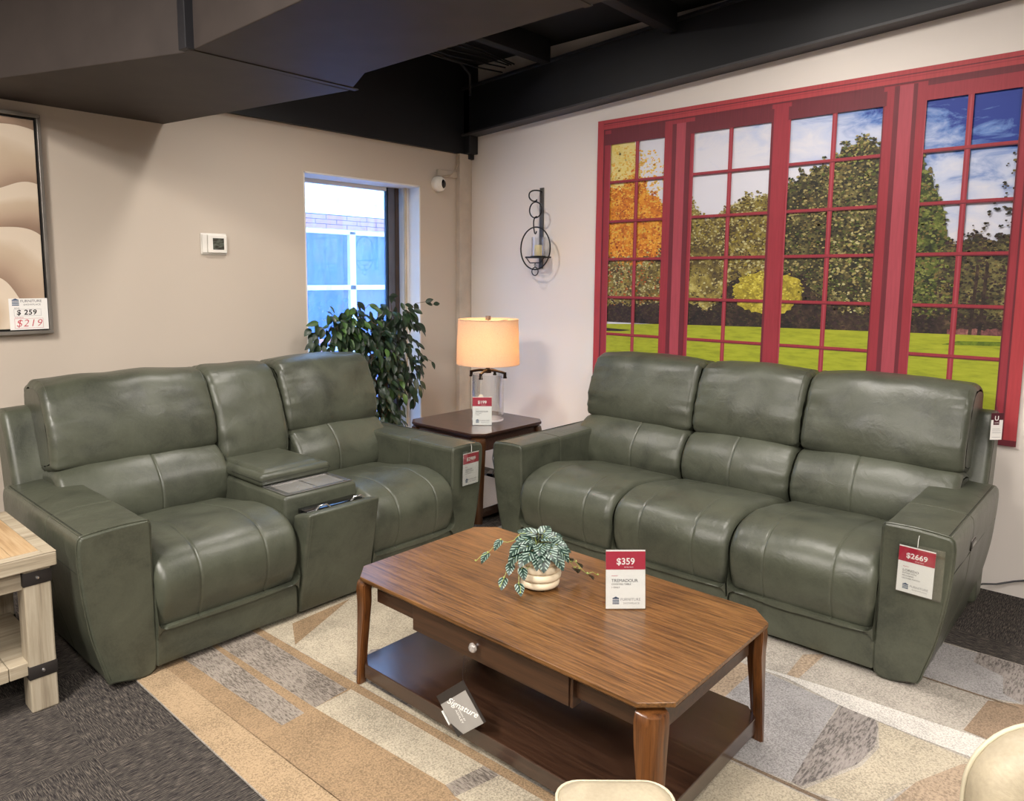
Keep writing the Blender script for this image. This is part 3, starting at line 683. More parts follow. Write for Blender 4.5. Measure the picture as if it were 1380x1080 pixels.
# lamp tag
M = VM((-.875, -.968, .80), (.68, -.73, 0), (0, 0, 1))
lt = thing('hang_tag', 'small cream paper tag hanging from the table lamp', 'tag', M.translation); lt.rotation_euler = M.to_euler()
mb = MB(); mb.prism([(-.021, -.075), (.021, -.075), (.021, -.012), (.010, .010), (-.010, .010), (-.021, -.012)], -.001, 0, plain('cream_tag', (226, 214, 190), .6)); mb.build('card', lt)
mb = MB(); mb.tube([(0, .004, .001), (-.002, .07, 0), (0.004, .135, -.02)], .0008, plain('white_string', (230, 226, 216), .7), 6); mb.build('string', lt)

# ------------------------------------------------------------------ potted plant on the coffee table
def leaf_mat(name, stops, stripes=0, rough=.4):
    m, nt, b = newmat(name)
    t = nt.nodes.new('ShaderNodeTexCoord'); sp = nt.nodes.new('ShaderNodeSeparateXYZ'); nt.links.new(t.outputs['UV'], sp.inputs[0])
    ob = nt.nodes.new('ShaderNodeTexCoord')
    if stripes:
        ab = nt.nodes.new('ShaderNodeMath'); ab.operation = 'ABSOLUTE'; nt.links.new(sp.outputs[0], ab.inputs[0])
        ma = nt.nodes.new('ShaderNodeMath'); ma.operation = 'MULTIPLY_ADD'; ma.inputs[1].default_value = -.9; nt.links.new(ab.outputs[0], ma.inputs[0]); nt.links.new(sp.outputs[1], ma.inputs[2])
        mu = nt.nodes.new('ShaderNodeMath'); mu.operation = 'MULTIPLY'; mu.inputs[1].default_value = 24; nt.links.new(ma.outputs[0], mu.inputs[0])
        si = nt.nodes.new('ShaderNodeMath'); si.operation = 'SINE'; nt.links.new(mu.outputs[0], si.inputs[0])
        fd = nt.nodes.new('ShaderNodeMapRange'); fd.inputs['From Min'].default_value = 0; fd.inputs['From Max'].default_value = .12; nt.links.new(ab.outputs[0], fd.inputs[0])
        m2 = nt.nodes.new('ShaderNodeMath'); m2.operation = 'MULTIPLY_ADD'; m2.inputs[1].default_value = .5; m2.inputs[2].default_value = .5; nt.links.new(si.outputs[0], m2.inputs[0])
        m3 = nt.nodes.new('ShaderNodeMath'); m3.operation = 'MULTIPLY'; nt.links.new(m2.outputs[0], m3.inputs[0]); nt.links.new(fd.outputs[0], m3.inputs[1]); fac = m3.outputs[0]
    else:
        fac = noi(nt, ob.outputs['Object'], 9, 3)
    nt.links.new(ramp(nt, fac, stops), b.inputs['Base Color']); b.inputs['Roughness'].default_value = rough
    return m
PEP = leaf_mat('striped_leaf', [(.3, (28, 50, 42)), (.65, (52, 80, 68)), (1, (150, 170, 158))], 1)
PEPB = plain('leaf_stem_green', (150, 164, 88), .5)
FIC = leaf_mat('ficus_leaf', [(.3, (18, 32, 22)), (.55, (30, 50, 30)), (.8, (48, 70, 38))], 0, .4)
FIC2 = leaf_mat('ficus_leaf_light', [(.3, (42, 70, 32)), (.7, (72, 104, 46))], 0, .4)
def leaf(mb, base, dirv, nrm, L, W, mat, droop=.3, cup=.15, heart=0):
    d = Vector(dirv).normalized(); n = Vector(nrm); n = (n-d*n.dot(d)).normalized(); s = d.cross(n); base = Vector(base)
    K = 7; vs = []; uv = []
    for i in range(K+1):
        t = i/K
        w = W*(math.sin(PI*min(1, t**(.62 if heart else .85)))**.8)*.5 if 0 < t < 1 else .0
        if heart and i == 0: w = W*.18
        c = base+d*(L*t)-n*(droop*L*t*t)
        for j in (-1, -.5, 0, .5, 1):
            vs.append(c+s*w*j+n*(cup*abs(j)*w)-(d*L*.10*abs(j) if heart and i < 2 else Vector())); uv.append((j*.5*(w/(W*.5) if w else 0), t))
    fs = [(i*5+j, i*5+j+1, (i+1)*5+j+1, (i+1)*5+j) for i in range(K) for j in range(4)]
    mb.add([tuple(v) for v in vs], fs, mat, True, uvs=uv)
pot = thing('potted_plant', 'small striped-leaf plant in a ribbed cream pot on the coffee table', 'plant', (-2.392, -2.70, .4603))
mb = MB(); pr = [(0, 0), (.052, 0)]
for k in range(4):
    for j in range(7):
        a = j/6*PI; pr.append((.066+[0, .006, .006, .004][k]+.010*math.sin(a), .008+.029*k+.0145*(1-math.cos(a))))
pr += [(.062, .124), (.058, .118), (.056, .10), (0, .10)]
mb.lathe(pr, POTC, 48); mb.build('pot', pot)
mb = MB(); mb.lathe([(0, .1015), (.056, .1015), (.05, .104), (0, .106)], SOIL, 24); mb.build('soil', pot)
mb = MB(); st = MB()
rnd = random.Random(5)
for i in range(46):
    a = i*2.399+rnd.uniform(-.2, .2); t = math.sqrt((i+.5)/46); r = .02+.085*t+rnd.uniform(-.01, .01)
    z = .195-.075*t**1.8+rnd.uniform(-.012, .014)
    p = Vector((math.cos(a)*r, math.sin(a)*r, z)); out = Vector((math.cos(a), math.sin(a), .45-1.25*t*t+rnd.uniform(-.25, .15)))
    nn = Vector((math.cos(a)*(.2+t*.8)-.25, math.sin(a)*(.2+t*.8)-.3, .9))
    leaf(mb, p-out.normalized()*.02, out, nn, rnd.uniform(.048, .060), rnd.uniform(.042, .052), PEP, .3, .12, 1)
    st.tube([(p.x*.15, p.y*.15, .105), (p.x*.55, p.y*.55, z*.9+.01), tuple(p)], .0012, PEPB, 5)
# trailing runners with small buds
for a, ln in ((2.35, .19), (2.8, .13), (-.9, .17), (-.55, .12), (3.3, .12)):
    pts = [(math.cos(a+.12*math.sin(j))*(.05+ln*j/8), math.sin(a+.12*math.sin(j))*(.05+ln*j/8), .13-.10*(j/8)**1.3+.01*math.sin(j*1.9)) for j in range(9)]
    if a == 2.35: pts = [(x, y, z+.07) for x, y, z in pts]
    st.tube(pts, .0011, PEPB, 5)
    for j in (4, 6, 8):
        x, y, z = pts[j]; st.lathe([(0, -.004), (.004, 0), (0, .005)], PEPB, 8, T(x, y, z+.004))
        if j < 8: leaf(mb, (x, y, z), (math.cos(a+.8*(-1)**j), math.sin(a+.8*(-1)**j), -.5), (0, 0, 1), .045, .036, PEP, .3, .1, 1)
mb.build('leaves', pot); st.build('stems', pot)

# ------------------------------------------------------------------ ficus behind the loveseat
fic = thing('ficus_tree', 'leafy dark green ficus tree standing in front of the window', 'plant', (-1.12, -.24, 0))
mb = MB(); mb.lathe([(0, 0), (.11, 0), (.14, .24), (.15, .25), (.15, .265), (.135, .265), (.13, .23), (0, .23)], POTD, 32); mb.build('pot', fic)
mb = MB(); br = MB(); rnd = random.Random(11)
for k in range(3):
    br.tube([(.015*math.cos(k*2.1+z*7), .015*math.sin(k*2.1+z*7), z) for z in [.2+.06*j for j in range(14)]], .011, BARK, 8)
CL = [(-1.50, 1.21, .25, .15, 90), (-1.60, 1.08, .12, .12, 26), (-1.33, 1.27, .17, .17, 70), (-1.00, 1.27, .20, .17, 90), (-1.20, 1.10, .24, .18, 110), (-1.00, 1.02, .22, .22, 110), (-1.12, .80, .20, .24, 130), (-.90, .86, .11, .20, 50), (-1.14, .54, .15, .22, 90), (-1.30, .92, .15, .2, 50)]
for (cx, cz, rx, rz, n) in CL:
    c = Vector((cx+1.12, .0, cz))
    br.tube([(0, 0, min(.95, cz*.7)), tuple(c*.5+Vector((0, 0, cz*.48))), tuple(c)], .005, BARK, 6, rs=[.008, .005, .003])
    for i in range(int(n*1.25)):
        while True:
            q = Vector((rnd.uniform(-1, 1), rnd.uniform(-1, 1), rnd.uniform(-1, 1)))
            if q.length < 1: break
        p = c+Vector((q.x*rx, q.y*.15, q.z*rz))
        wx, wy = p.x-1.12, p.y-.24
        if wx < -1.28: p.y = max(p.y, -.02); wy = p.y-.24
        if wy > -.03: p.y = .20
        if wx < -1.34 and p.z < 1.13: continue
        if wx > -1.16 and p.z < .66 and wy < -.44: continue
        out = Vector((q.x*.8+rnd.uniform(-.4, .4), q.y*.5-.25+rnd.uniform(-.4, .3), -1.0+q.z*.9+rnd.uniform(-.4, .5)))
        nn = Vector((q.x*.5+rnd.uniform(-.5, .5), -1+rnd.uniform(-.5, .5), .5+rnd.uniform(-.3, .5)))
        leaf(mb, p, out, nn, rnd.uniform(.065, .095), rnd.uniform(.032, .046), FIC2 if rnd.random() < (.28 if cx < -1.3 and cz > 1.1 else .06) else FIC, .25, .2)
        if i % 9 == 0: br.tube([tuple(c+(p-c)*.2), tuple(c+(p-c)*.6+Vector((0, 0, .03))), tuple(p)], .002, BARK, 5)
for pts, m in (([(.15, -.02, 1.30), (.25, -.06, 1.41), (.33, -.08, 1.42), (.40, -.09, 1.40)], 5), ([(.2, -.02, 1.0), (.32, -.05, 1.02), (.40, -.07, .97)], 3), ([(.06, -.02, 1.36), (.02, -.05, 1.47)], 3)):
    br.tube(pts, .0018, BARK, 5)
    for k in range(m):
        i = (k % (len(pts)-1))+1; leaf(mb, pts[i], (rnd.uniform(-.2, 1), -.2, rnd.uniform(-.8, .2)), (0, -1, .4), .065, .034, FIC, .2, .2)
mb.build('leaves', fic); br.build('trunk', fic)

# ------------------------------------------------------------------ wall sconce
sc = thing('wall_sconce', 'black iron ring candle sconce hanging on the white wall beside the mural', 'sconce', (0, -.778, 1.97))
mb = MB(); mb.box((-.008, -.020, -.30), (-.001, .020, .31), GREYM, .0015); mb.lathe([(0, 0), (.006, 0), (.004, .004), (0, .005)], CHROME, 12, T(-.008, 0, .29) @ RY(-PI/2)); mb.build('backplate', sc)
def sm(p, n=6):
    p = [Vector(q) for q in p]; out = []
    for i in range(len(p)-1):
        a, b_, c, d = p[max(0, i-1)], p[i], p[i+1], p[min(len(p)-1, i+2)]
        for k in range(n): t = k/n; out.append(.5*((2*b_)+(-a+c)*t+(2*a-5*b_+4*c-d)*t*t+(-a+3*b_-3*c+d)*t**3))
    return out+[p[-1]]
def ring(cx, cz, r, rad, mb, x=-.12, rz=None, n=40, y0=0):
    mb.tube([(x, cx+y0+r*math.cos(k*2*PI/n), cz+(rz or r)*math.sin(k*2*PI/n)) for k in range(n)], rad, BLACKM, 8, closed=True)
mb = MB(); XO = -.12; yo = -.035
mb.tube(sm([(-.004, 0, .275), (-.03, .0, .285), (-.08, .02, .285), (-.115, .03, .265), (-.125, .025, .23), (XO, 0, .205), (XO, yo, .200), (XO, yo-.008, .212)]), .0055, BLACKM, 8); mb.build('hook', sc)
mb = MB(); ring(yo+.002, .135, .058, .0048, mb); mb.build('link_ring', sc)
mb = MB(); mb.tube(sm([(XO, yo-.012, .085), (XO, yo+.006, .080), (XO, yo+.018, .055), (XO, yo+.018, .015), (XO, yo+.008, -.035), (XO, yo-.004, -.038), (XO, yo-.010, -.022)]), .005, BLACKM, 8); mb.build('lower_hook', sc)
mb = MB(); ring(yo, -.15, .142, .0055, mb, rz=.158); mb.build('main_ring', sc)
mb = MB(); mb.box((-.150, yo-.075, -.222), (-.020, yo+.075, -.210), BLACKM, .002); mb.tube([(-.020, yo, -.216), (-.006, yo+.015, -.216)], .006, BLACKM, 6); mb.tube([(XO, yo-.09, -.216), (XO, yo-.05, -.258), (XO, yo+.05, -.258), (XO, yo+.09, -.216)], .004, BLACKM, 8)
mb.lathe([(0, -.214), (.056, -.214), (.058, -.205), (0, -.205)], BLACKM, 24, T(-.085, yo, 0)); mb.build('tray', sc)
mb = MB(); ring(yo, -.322, .030, .004, mb); mb.tube([(XO, yo, -.262), (XO, yo+.008, -.275), (XO, yo, -.290), (XO, yo-.008, -.276), (XO, yo, -.262)], .003, BLACKM, 6); mb.build('drop_ring', sc)
mb = MB(); mb.lathe([(.052, -.204), (.052, -.065), (.050, -.065), (.050, -.204)], GLASS, 32, T(-.085, yo, 0)); mb.build('glass_cup', sc)
cn = MB(); cn.lathe([(0, 0), (.030, 0), (.031, .004), (.031, .075), (.027, .080), (0, .076)], WAX, 24); cn.tube([(0, 0, .074), (.001, 0, .088)], .0012, BLKINK, 5)
tag(cn.build('candle', None, T(-.085, -.778+yo, 1.97-.2045)), 'short ivory pillar candle inside the glass cup of the sconce', 'candle')

# ------------------------------------------------------------------ security camera
se = thing('security_camera', 'white dome security camera with black lens at the corner above the window', 'camera', (-.37, 0, 2.335))
Mq = RX(PI/2)
mb = MB(); mb.lathe([(0, .0), (.060, .0), (.062, .02), (.058, .045), (.045, .058), (0, .060)], WHITEP, 36, Mq)
mb.lathe([(0, .03), (.036, .045), (.040, .055), (.036, .062)], WHITEP, 36, Mq @ RY(.35)); mb.build('housing', se)
mb = MB(); mb.lathe([(.041*math.cos(a*PI/20), .045+.030*math.sin(a*PI/20)) for a in range(11)], BLACKG, 28, RZ(.45) @ Mq @ RX(.0)); mb.build('lens_dome', se)
mb = MB(); mb.box((-.005, -.02, .065), (.215, .0, .115), BEIGEPIPE, .003); mb.build('cable_channel', se)
mb = MB(); mb.tube([(0, -.02, .055), (.05, -.035, .068), (.12, -.035, .08), (.17, -.04, .12), (.20, -.05, .20), (.215, -.04, .25)], .004, PALECABLE, 6)
mb.tube([(.03, -.02, .06), (.09, -.035, .058), (.15, -.035, .10), (.19, -.04, .17), (.205, -.04, .25)], .003, PALECABLE, 6); mb.build('cable', se)

# ------------------------------------------------------------------ thermostat
th = thing('thermostat', 'small white wall thermostat with dark display on the taupe wall', 'thermostat', (-2.256, 0, 1.796))
mb = MB(); mb.box((-.083, -.008, -.065), (.083, .0, .065), WHITEP, .004); mb.box((-.045, -.026, -.055), (.078, -.008, .055), WHITEP, .006, 3); mb.box((-.078, -.018, -.056), (-.047, -.008, .056), WHITEP, .004); mb.build('body', th)
LCD, nt, b = newmat('lcd_display'); nt.links.new(ramp(nt, noi(nt, coords(nt, (8, 1, 20)), 3, 2), [(.4, (52, 48, 40)), (.6, (92, 98, 88))]), b.inputs['Base Color']); b.inputs['Roughness'].default_value = .15
mb = MB(); mb.box((-.015, -.0275, -.034), (.057, -.026, .036), LCD, .001); mb.build('display', th)

# ------------------------------------------------------------------ framed painting + its tag
pa = thing('framed_picture', 'framed close-up flower petal print in tan tones on the taupe wall', 'picture', (-3.62, 0, 1.297))
W = .88; H = 1.115
mb = MB()
for a, c in (((-W/2, -.045, 0), (W/2, -.002, .018)), ((-W/2, -.045, H-.018), (W/2, -.002, H)), ((-W/2, -.045, .018), (-W/2+.018, -.002, H-.018)), ((W/2-.018, -.045, .018), (W/2, -.002, H-.018))): mb.box(a, c, SILVER, .002)
mb.build('frame', pa)
mb = MB(); mb.box((-W/2+.018, -.020, .018), (W/2-.018, -.003, H-.018), BLACKP); mb.build('backing', pa)
PT, nt, b = newmat('petal_print'); v = coords(nt, (1.6, 1, 1.9), (0, .5, 0))
wv = nt.nodes.new('ShaderNodeTexWave'); wv.wave_type = 'RINGS'; wv.rings_direction = 'Y'; wv.inputs['Scale'].default_value = .62; wv.inputs['Distortion'].default_value = 11; wv.inputs['Detail'].default_value = 2; wv.inputs['Detail Scale'].default_value = .9; wv.wave_profile = 'SAW'
nt.links.new(v, wv.inputs['Vector'])
f2 = noi(nt, coords(nt), 3, 3); mx = nt.nodes.new('ShaderNodeMath'); mx.operation = 'MULTIPLY_ADD'; mx.inputs[1].default_value = .5; nt.links.new(f2, mx.inputs[0]); nt.links.new(wv.outputs[1], mx.inputs[2])
nt.links.new(ramp(nt, mx.outputs[0], [(.2, (140, 114, 96)), (.5, (178, 154, 132)), (.85, (198, 178, 154)), (1, (216, 200, 180))]), b.inputs['Base Color']); b.inputs['Roughness'].default_value = .6
mb = MB(); mb.box((-W/2+.030, -.036, .030), (W/2-.030, -.018, H-.030), PT, .002); mb.build('canvas', pa)
M = VM((-3.29, -.0465, 1.322), (1, 0, 0), (0, 0, 1)); M = M @ RZ(.0)
pt = thing('price_tag', 'paper tag with handwritten 259 and 219 dollars on the picture frame corner', 'price tag', M.translation); pt.rotation_euler = M.to_euler()
mb = MB(); w, h = .175, .16; mb.box((-w/2, 0, -.001), (w/2, h, 0), PAPER); logo(mb, -w*.42, h*.87, w*.78, T(0, 0, 0), NAVY, INK)
def frame2(x0, y0, x1, y1, mt):
    for a, c in (((x0, y0), (x1, y0+.001)), ((x0, y1-.001), (x1, y1)), ((x0, y0), (x0+.001, y1)), ((x1-.001, y0), (x1, y1))): mb.box((*a, 0), (*c, .0003), mt)
frame2(-w*.38, h*.44, w*.32, h*.66, INKL); frame2(-w*.38, h*.05, w*.36, h*.36, PINKINK)
mb.text('RETAIL', .008, INK, T(-w*.30, h*.69, .0004), depth=.0001); mb.text('OUR PRICE', .008, RED, T(-w*.26, h*.39, .0004), depth=.0001)
mb.text('$ 259', .036, BLKINK, T(-w*.06, h*.55, .0005), bold=.0008, shear=.1, depth=.0001, spacing=1.1); mb.text('$219', .052, PINKINK, T(-w*.02, h*.20, .0005), bold=-.0004, shear=.25, depth=.0001, spacing=1.15)
mb.build('card', pt)

# ------------------------------------------------------------------ rustic side table (left edge)
rt = thing('rustic_side_table', 'whitewashed wooden side table with black corner brackets left of the loveseat', 'side table', (-3.93, -1.10, 0))
a, bb = .305, .325
mb = MB(); mb.box((-a, -bb, .545), (a, bb, .597), RUST, .004)
mb.build('tabletop_frame', rt)
mb = MB()
for i in range(6):
    x0 = -a+.045+i*(2*a-.09)/6; mb.box((x0+.001, -bb+.045, .597), (x0+(2*a-.09)/6-.001, bb-.045, .601), RUSTP, .001)
mb.box((-a+.04, -bb, .597), (a-.04, -bb+.044, .6), RUST, .001); mb.box((-a, -bb, .597), (-a+.044, bb, .6), RUST, .001); mb.box((a-.044, -bb, .597), (a, bb, .6), RUST, .001); mb.box((-a+.04, bb-.044, .597), (a-.04, bb, .6), RUST, .001)
mb.build('tabletop_planks', rt)
mb = MB()
for s in (-1, 1): mb.box((-a+.09, s*(bb-.05)-.012, .47), (a-.09, s*(bb-.05)+.012, .545), RUST, .002); mb.box((s*(a-.05)-.012, -bb+.09, .47), (s*(a-.05)+.012, bb-.09, .545), RUST, .002)
mb.build('apron', rt)
for sx in (-1, 1):
    for sy in (-1, 1):
        x, y = sx*(a-.062), sy*(bb-.062); mb = MB(); w = .045
        mb.hexa([(x-w, y-w, 0), (x+w, y-w, 0), (x+w, y+w, 0), (x-w, y+w, 0), (x-w, y-w, .545), (x+w, y-w, .545), (x+w, y+w, .545), (x-w, y+w, .545)], RUSTZ, .006)
        lg = mb.build('leg', rt)
        for z in (.485, .13):
            m = MB(); m.box((x-w-.002, y-w-.002, z), (x+w+.002, y+w+.002, z+.05), IRON, .001)
            for q in (-1, 1): m.lathe([(0, 0), (.007, 0), (.005, .004), (0, .005)], CHROME, 10, T(x, y+q*(w+.002), z+.025) @ RX(-q*PI/2)); m.lathe([(0, 0), (.007, 0), (.005, .004), (0, .005)], CHROME, 10, T(x+q*(w+.002), y, z+.025) @ RY(q*PI/2))
            m.build('bracket', lg)
mb = MB()
for i in range(4): x0 = -a+.03+i*(2*a-.06)/4; mb.box((x0+.001, -bb+.03, .145), (x0+(2*a-.06)/4-.001, bb-.03, .195), RUST, .003)
mb.build('shelf', rt)

# ------------------------------------------------------------------ cream ottoman and chair at the bottom edge
ot = thing('ottoman', 'small cream upholstered ottoman beside the near end of the coffee table', 'ottoman', (-3.213, -3.580, .0118), math.atan2(.676, .728))
q = .13
SQ = []
def rrect(w, h, r, n=6):
    out = []
    for cx, cy, a0 in ((w-r, h-r, 0), (-w+r, h-r, PI/2), (-w+r, -h+r, PI), (w-r, -h+r, 1.5*PI)):
        for k in range(n+1): a = a0+k/n*PI/2; out.append((cx+r*math.cos(a), cy+r*math.sin(a)))
    return out
def rr_loft(mb, levels, mat, w, h, r, lean=0):
    vs = []; n = None
    for inset, z in levels:
        R = rrect(w-inset, h-inset, max(.004, r-inset*.6)); n = len(R); vs += [(x+lean*z, y, z) for x, y in R]
    fs = []
    for i in range(len(levels)-1):
        for k in range(n): fs.append((i*n+k, i*n+(k+1) % n, (i+1)*n+(k+1) % n, (i+1)*n+k))
    fs += [tuple(range(n)), tuple((len(levels)-1)*n+k for k in range(n))]
    mb.add(vs, fs, mat, True)
mb = MB(); rr_loft(mb, [(.03, .30), (.012, .305), (.002, .32), (0, .38), (0, .435), (.004, .45), (.012, .46), (.03, .467), (.06, .470), (.10, .471)], CREAM, q, q, .055)
mb.tube([(x, y, .451) for x, y in rrect(q-.002, q-.002, .055)], .004, CREAMP, 8, closed=True); mb.tube([(x, y, .458) for x, y in rrect(q-.012, q-.012, .05)], .0015, CREAMP, 6, closed=True)
mb.build('cushion', ot)
mb = MB(); rr_loft(mb, [(.012, .10), (.004, .11), (.004, .29), (.012, .302)], CREAM, q, q, .05); mb.build('body', ot)
for sx in (-1, 1):
    for sy in (-1, 1): mb = MB(); mb.lathe([(0, 0), (.012, 0), (.018, .10), (0, .10)], WENDL, 12, T(sx*.085, sy*.085, 0)); mb.build('leg', ot)
# barrel chair
ch = thing('accent_chair', 'cream upholstered accent chair with a rounded back at the lower right corner', 'chair', (-2.700, -4.318, -.0045), math.atan2(-.732, .681))
# local x = chair width, local -y = the seat side, z up
mb = MB()
Mb = Matrix(((1, 0, 0, 0), (0, 0, -1, 0), (0, 1, 0, .525), (0, 0, 0, 1))) @ T(0, 0, -.05)   # panel drawn in x-z, thickness along y
tmp = MB(); rr_loft(tmp, [(.05, -.002), (.02, .004), (.006, .018), (0, .035), (0, .065), (.006, .082), (.02, .096), (.05, .102)], CREAM, .25, .235, .13)
mb.add(tmp.v, tmp.f, CREAM, True, Mb)
for zz in (.020,): mb.tube([(x, y, zz) for x, y in rrect(.247, .232, .13, 10)], .0045, CREAMP, 8, closed=True, M=Mb)
mb.build('backrest', ch)
mb = MB(); mb.lathe([(0, .20), (.20, .20), (.215, .23), (.22, .38), (.205, .42), (.15, .435), (0, .44)], CREAM, 40, T(0, -.27, 0)); mb.build('seat', ch)
for ax in (-1, 1):
    for ay in (-1, 1): mb = MB(); mb.lathe([(0, 0), (.012, 0), (.02, .215), (0, .215)], WENDL, 12, T(.14*ax, -.27+.13*ay, .0163)); mb.build('leg', ch)
mb = MB(); mb.box((-.12, -.08, .22), (.12, .04, .32), CREAM, .01); mb.build('back_support', ch)

# ------------------------------------------------------------------ power cord and adapter
mb = MB(); mb.tube([(-.30, -3.62, .06), (-.20, -3.70, .05), (-.10, -3.76, .06), (-.04, -3.81, .055), (-.022, -3.88, .085), (-.018, -4.0, .13), (-.018, -4.3, .22), (-.018, -4.8, .30)], .005, CABLE, 8)
tag(mb.build('extension_cord'), 'grey power cord running along the wall behind the long sofa', 'cord')
ad = thing('power_adapter', 'black power adapter on the floor behind the end table', 'adapter', (-.22, -.47, 0), .5)
mb = MB(); mb.hexa([(-.06, -.03, 0), (.06, -.03, 0), (.06, .03, 0), (-.06, .03, 0), (-.055, -.026, .05), (.055, -.026, .05), (.055, .026, .05), (-.055, .026, .05)], BLACKG, .006); mb.build('body', ad)
mb = MB(); mb.tube([(.06, 0, .02), (.12, .0, .03), (.16, .03, .12), (.20, .02, .25)], .004, CABLE, 8); mb.build('cable', ad)

# ------------------------------------------------------------------ printed mural banner
mu = thing('window_mural', 'large fabric mural printed with red-framed windows and a park view on the white wall', 'mural', (0, -2.55, 1.73))
def mp2(s, z, h): return (-.004-h, -s+2.55, z-1.73)
S0, S1, Z0, Z1 = 1.285, 3.835, .77, 2.697
mb = MB()
BAN = plain('white_banner_fabric', (222, 208, 204), .6)
mb.box(mp2(S1+.012, Z0-.012, 0), mp2(S0-.010, Z1+.004, -.0035), BAN)
def sky():
    m, nt, b = newmat('printed_sky'); t = nt.nodes.new('ShaderNodeTexCoord'); sp = nt.nodes.new('ShaderNodeSeparateXYZ'); nt.links.new(t.outputs['Object'], sp.inputs[0])
    f = noi(nt, coords(nt, (1, 1.6, 4), (.35, 0, 0)), 2.2, 7, .6, .6)
    # print gets bluer toward the upper right corner
    a = nt.nodes.new('ShaderNodeMath'); a.operation = 'MULTIPLY_ADD'; a.inputs[1].default_value = -.42; a.inputs[2].default_value = -.62; nt.links.new(sp.outputs[1], a.inputs[0])
    c = nt.nodes.new('ShaderNodeMath'); c.operation = 'MULTIPLY_ADD'; c.inputs[1].default_value = .95; nt.links.new(sp.outputs[2], c.inputs[0]); nt.links.new(a.outputs[0], c.inputs[2])
    d = nt.nodes.new('ShaderNodeMath'); d.operation = 'MULTIPLY_ADD'; d.inputs[1].default_value = 1.1; nt.links.new(f, d.inputs[0]); nt.links.new(c.outputs[0], d.inputs[2])
    nt.links.new(ramp(nt, d.outputs[0], [(.45, (214, 214, 224)), (.72, (186, 196, 222)), (.92, (92, 126, 190)), (1, (24, 52, 140))]), b.inputs['Base Color']); b.inputs['Roughness'].default_value = .6; return m
def foliage(name, cols, sc=16, seed=0):
    m, nt, b = newmat(name); v = coords(nt); vv = nt.nodes.new('ShaderNodeVectorMath'); vv.inputs[1].default_value = (seed, seed*2, 0); nt.links.new(v, vv.inputs[0])
    f = noi(nt, vv.outputs[0], sc, 8, .75, .3); g = noi(nt, vv.outputs[0], sc*.25, 3, .5)
    mx = nt.nodes.new('ShaderNodeMath'); mx.operation = 'MULTIPLY_ADD'; mx.inputs[1].default_value = .5; nt.links.new(g, mx.inputs[0]); nt.links.new(f, mx.inputs[2])
    nt.links.new(ramp(nt, mx.outputs[0], [(.58, cols[0]), (.72, cols[1]), (.86, cols[2]), (.98, cols[3])]), b.inputs['Base Color']); b.inputs['Roughness'].default_value = .65; return m
def grass():
    m, nt, b = newmat('printed_grass'); f = noi(nt, coords(nt, (1, 2, 12)), 4, 5, .6)
    nt.links.new(ramp(nt, f, [(.30, (132, 142, 30)), (.5, (156, 164, 36)), (.75, (172, 178, 50))]), b.inputs['Base Color']); b.inputs['Roughness'].default_value = .65; return m
SKY = sky(); GR = grass()
FO = {'dark': foliage('printed_dark_trees', [(30, 30, 26), (62, 58, 38), (104, 98, 58), (158, 150, 96)], 18), 'mid': foliage('printed_olive_trees', [(58, 46, 34), (104, 90, 46), (150, 136, 66), (196, 184, 110)], 18, 3),
      'green': foliage('printed_green_trees', [(28, 34, 22), (56, 66, 30), (98, 108, 44), (150, 158, 84)], 18, 5), 'yel': foliage('printed_yellow_shrub', [(96, 84, 30), (150, 136, 40), (186, 170, 58), (210, 198, 96)], 22, 7),
      'org': foliage('printed_orange_trees', [(150, 76, 30), (206, 120, 34), (226, 160, 50), (236, 200, 110)], 14, 9), 'gold': foliage('printed_golden_glow', [(196, 150, 50), (218, 184, 84), (228, 206, 130), (226, 216, 176)], 9, 2),
      'shade': foliage('printed_undergrowth', [(22, 16, 18), (44, 32, 30), (66, 50, 40), (96, 78, 58)], 24, 12), 'pink': foliage('printed_flower_bed', [(70, 40, 44), (110, 66, 66), (140, 90, 84), (170, 126, 110)], 40, 1)}
LV = [0]
def flat(pts, mat, lvl): mb.add([mp2(s, z, .00003*LV[0]) for s, z in pts], [tuple(range(len(pts)))], mat)
def up_lv(): LV[0] += 1
up_lv(); flat([(S0, Z0), (S1, Z0), (S1, Z1), (S0, Z1)], SKY, 1)
rd = random.Random(3)
def dabs(pts, mats, n, size):
    """leaf dabs of the print, scattered over (s, z) points"""
    for i in range(n):
        s, z = pts[rd.randrange(len(pts))]; s += rd.uniform(-.012, .012); z += rd.uniform(-.012, .012)
        if i % 60 == 0: up_lv()
        r = size*rd.uniform(.5, 1.2); a0 = rd.uniform(0, 6); k = rd.choice((4, 5, 6))
        flat([(s+r*rd.uniform(.6, 1.2)*math.cos(a0+6.283*j/k), z+r*.7*rd.uniform(.6, 1.2)*math.sin(a0+6.283*j/k)) for j in range(k)], mats[min(len(mats)-1, int(rd.random()*len(mats)))], 0)
def canopy(x0, x1, zb, tops, mat, lvl, rough=.03, seed=0, mats=None, dens=1.0, size=.010):
    up_lv(); n = max(8, int((x1-x0)/.012)); up = []
    for i in range(n+1):
        s = x0+(x1-x0)*i/n
        for (a, za), (c, zc) in zip(tops, tops[1:]):
            if a <= s <= c: z = za+(zc-za)*(s-a)/(c-a); break
        else: z = tops[0][1] if s < tops[0][0] else tops[-1][1]
        up.append((s, z-.015+rough*noise.noise(Vector((s*22, seed, 0)))+rough*.8*noise.noise(Vector((s*60, seed, 3)))))
    for i in range(n): flat([(up[i][0], zb), (up[i+1][0], zb), up[i+1], up[i]], mat, lvl)
    if mats:
        P = []
        for i in range(n+1):
            zz = zb+.03
            while zz < up[i][1]: P.append((up[i][0], zz)); zz += .02
            P += [(up[i][0], up[i][1]+rd.uniform(-.01, .022))]*3
        dabs(P, mats, int(len(P)*1.3*dens), size)
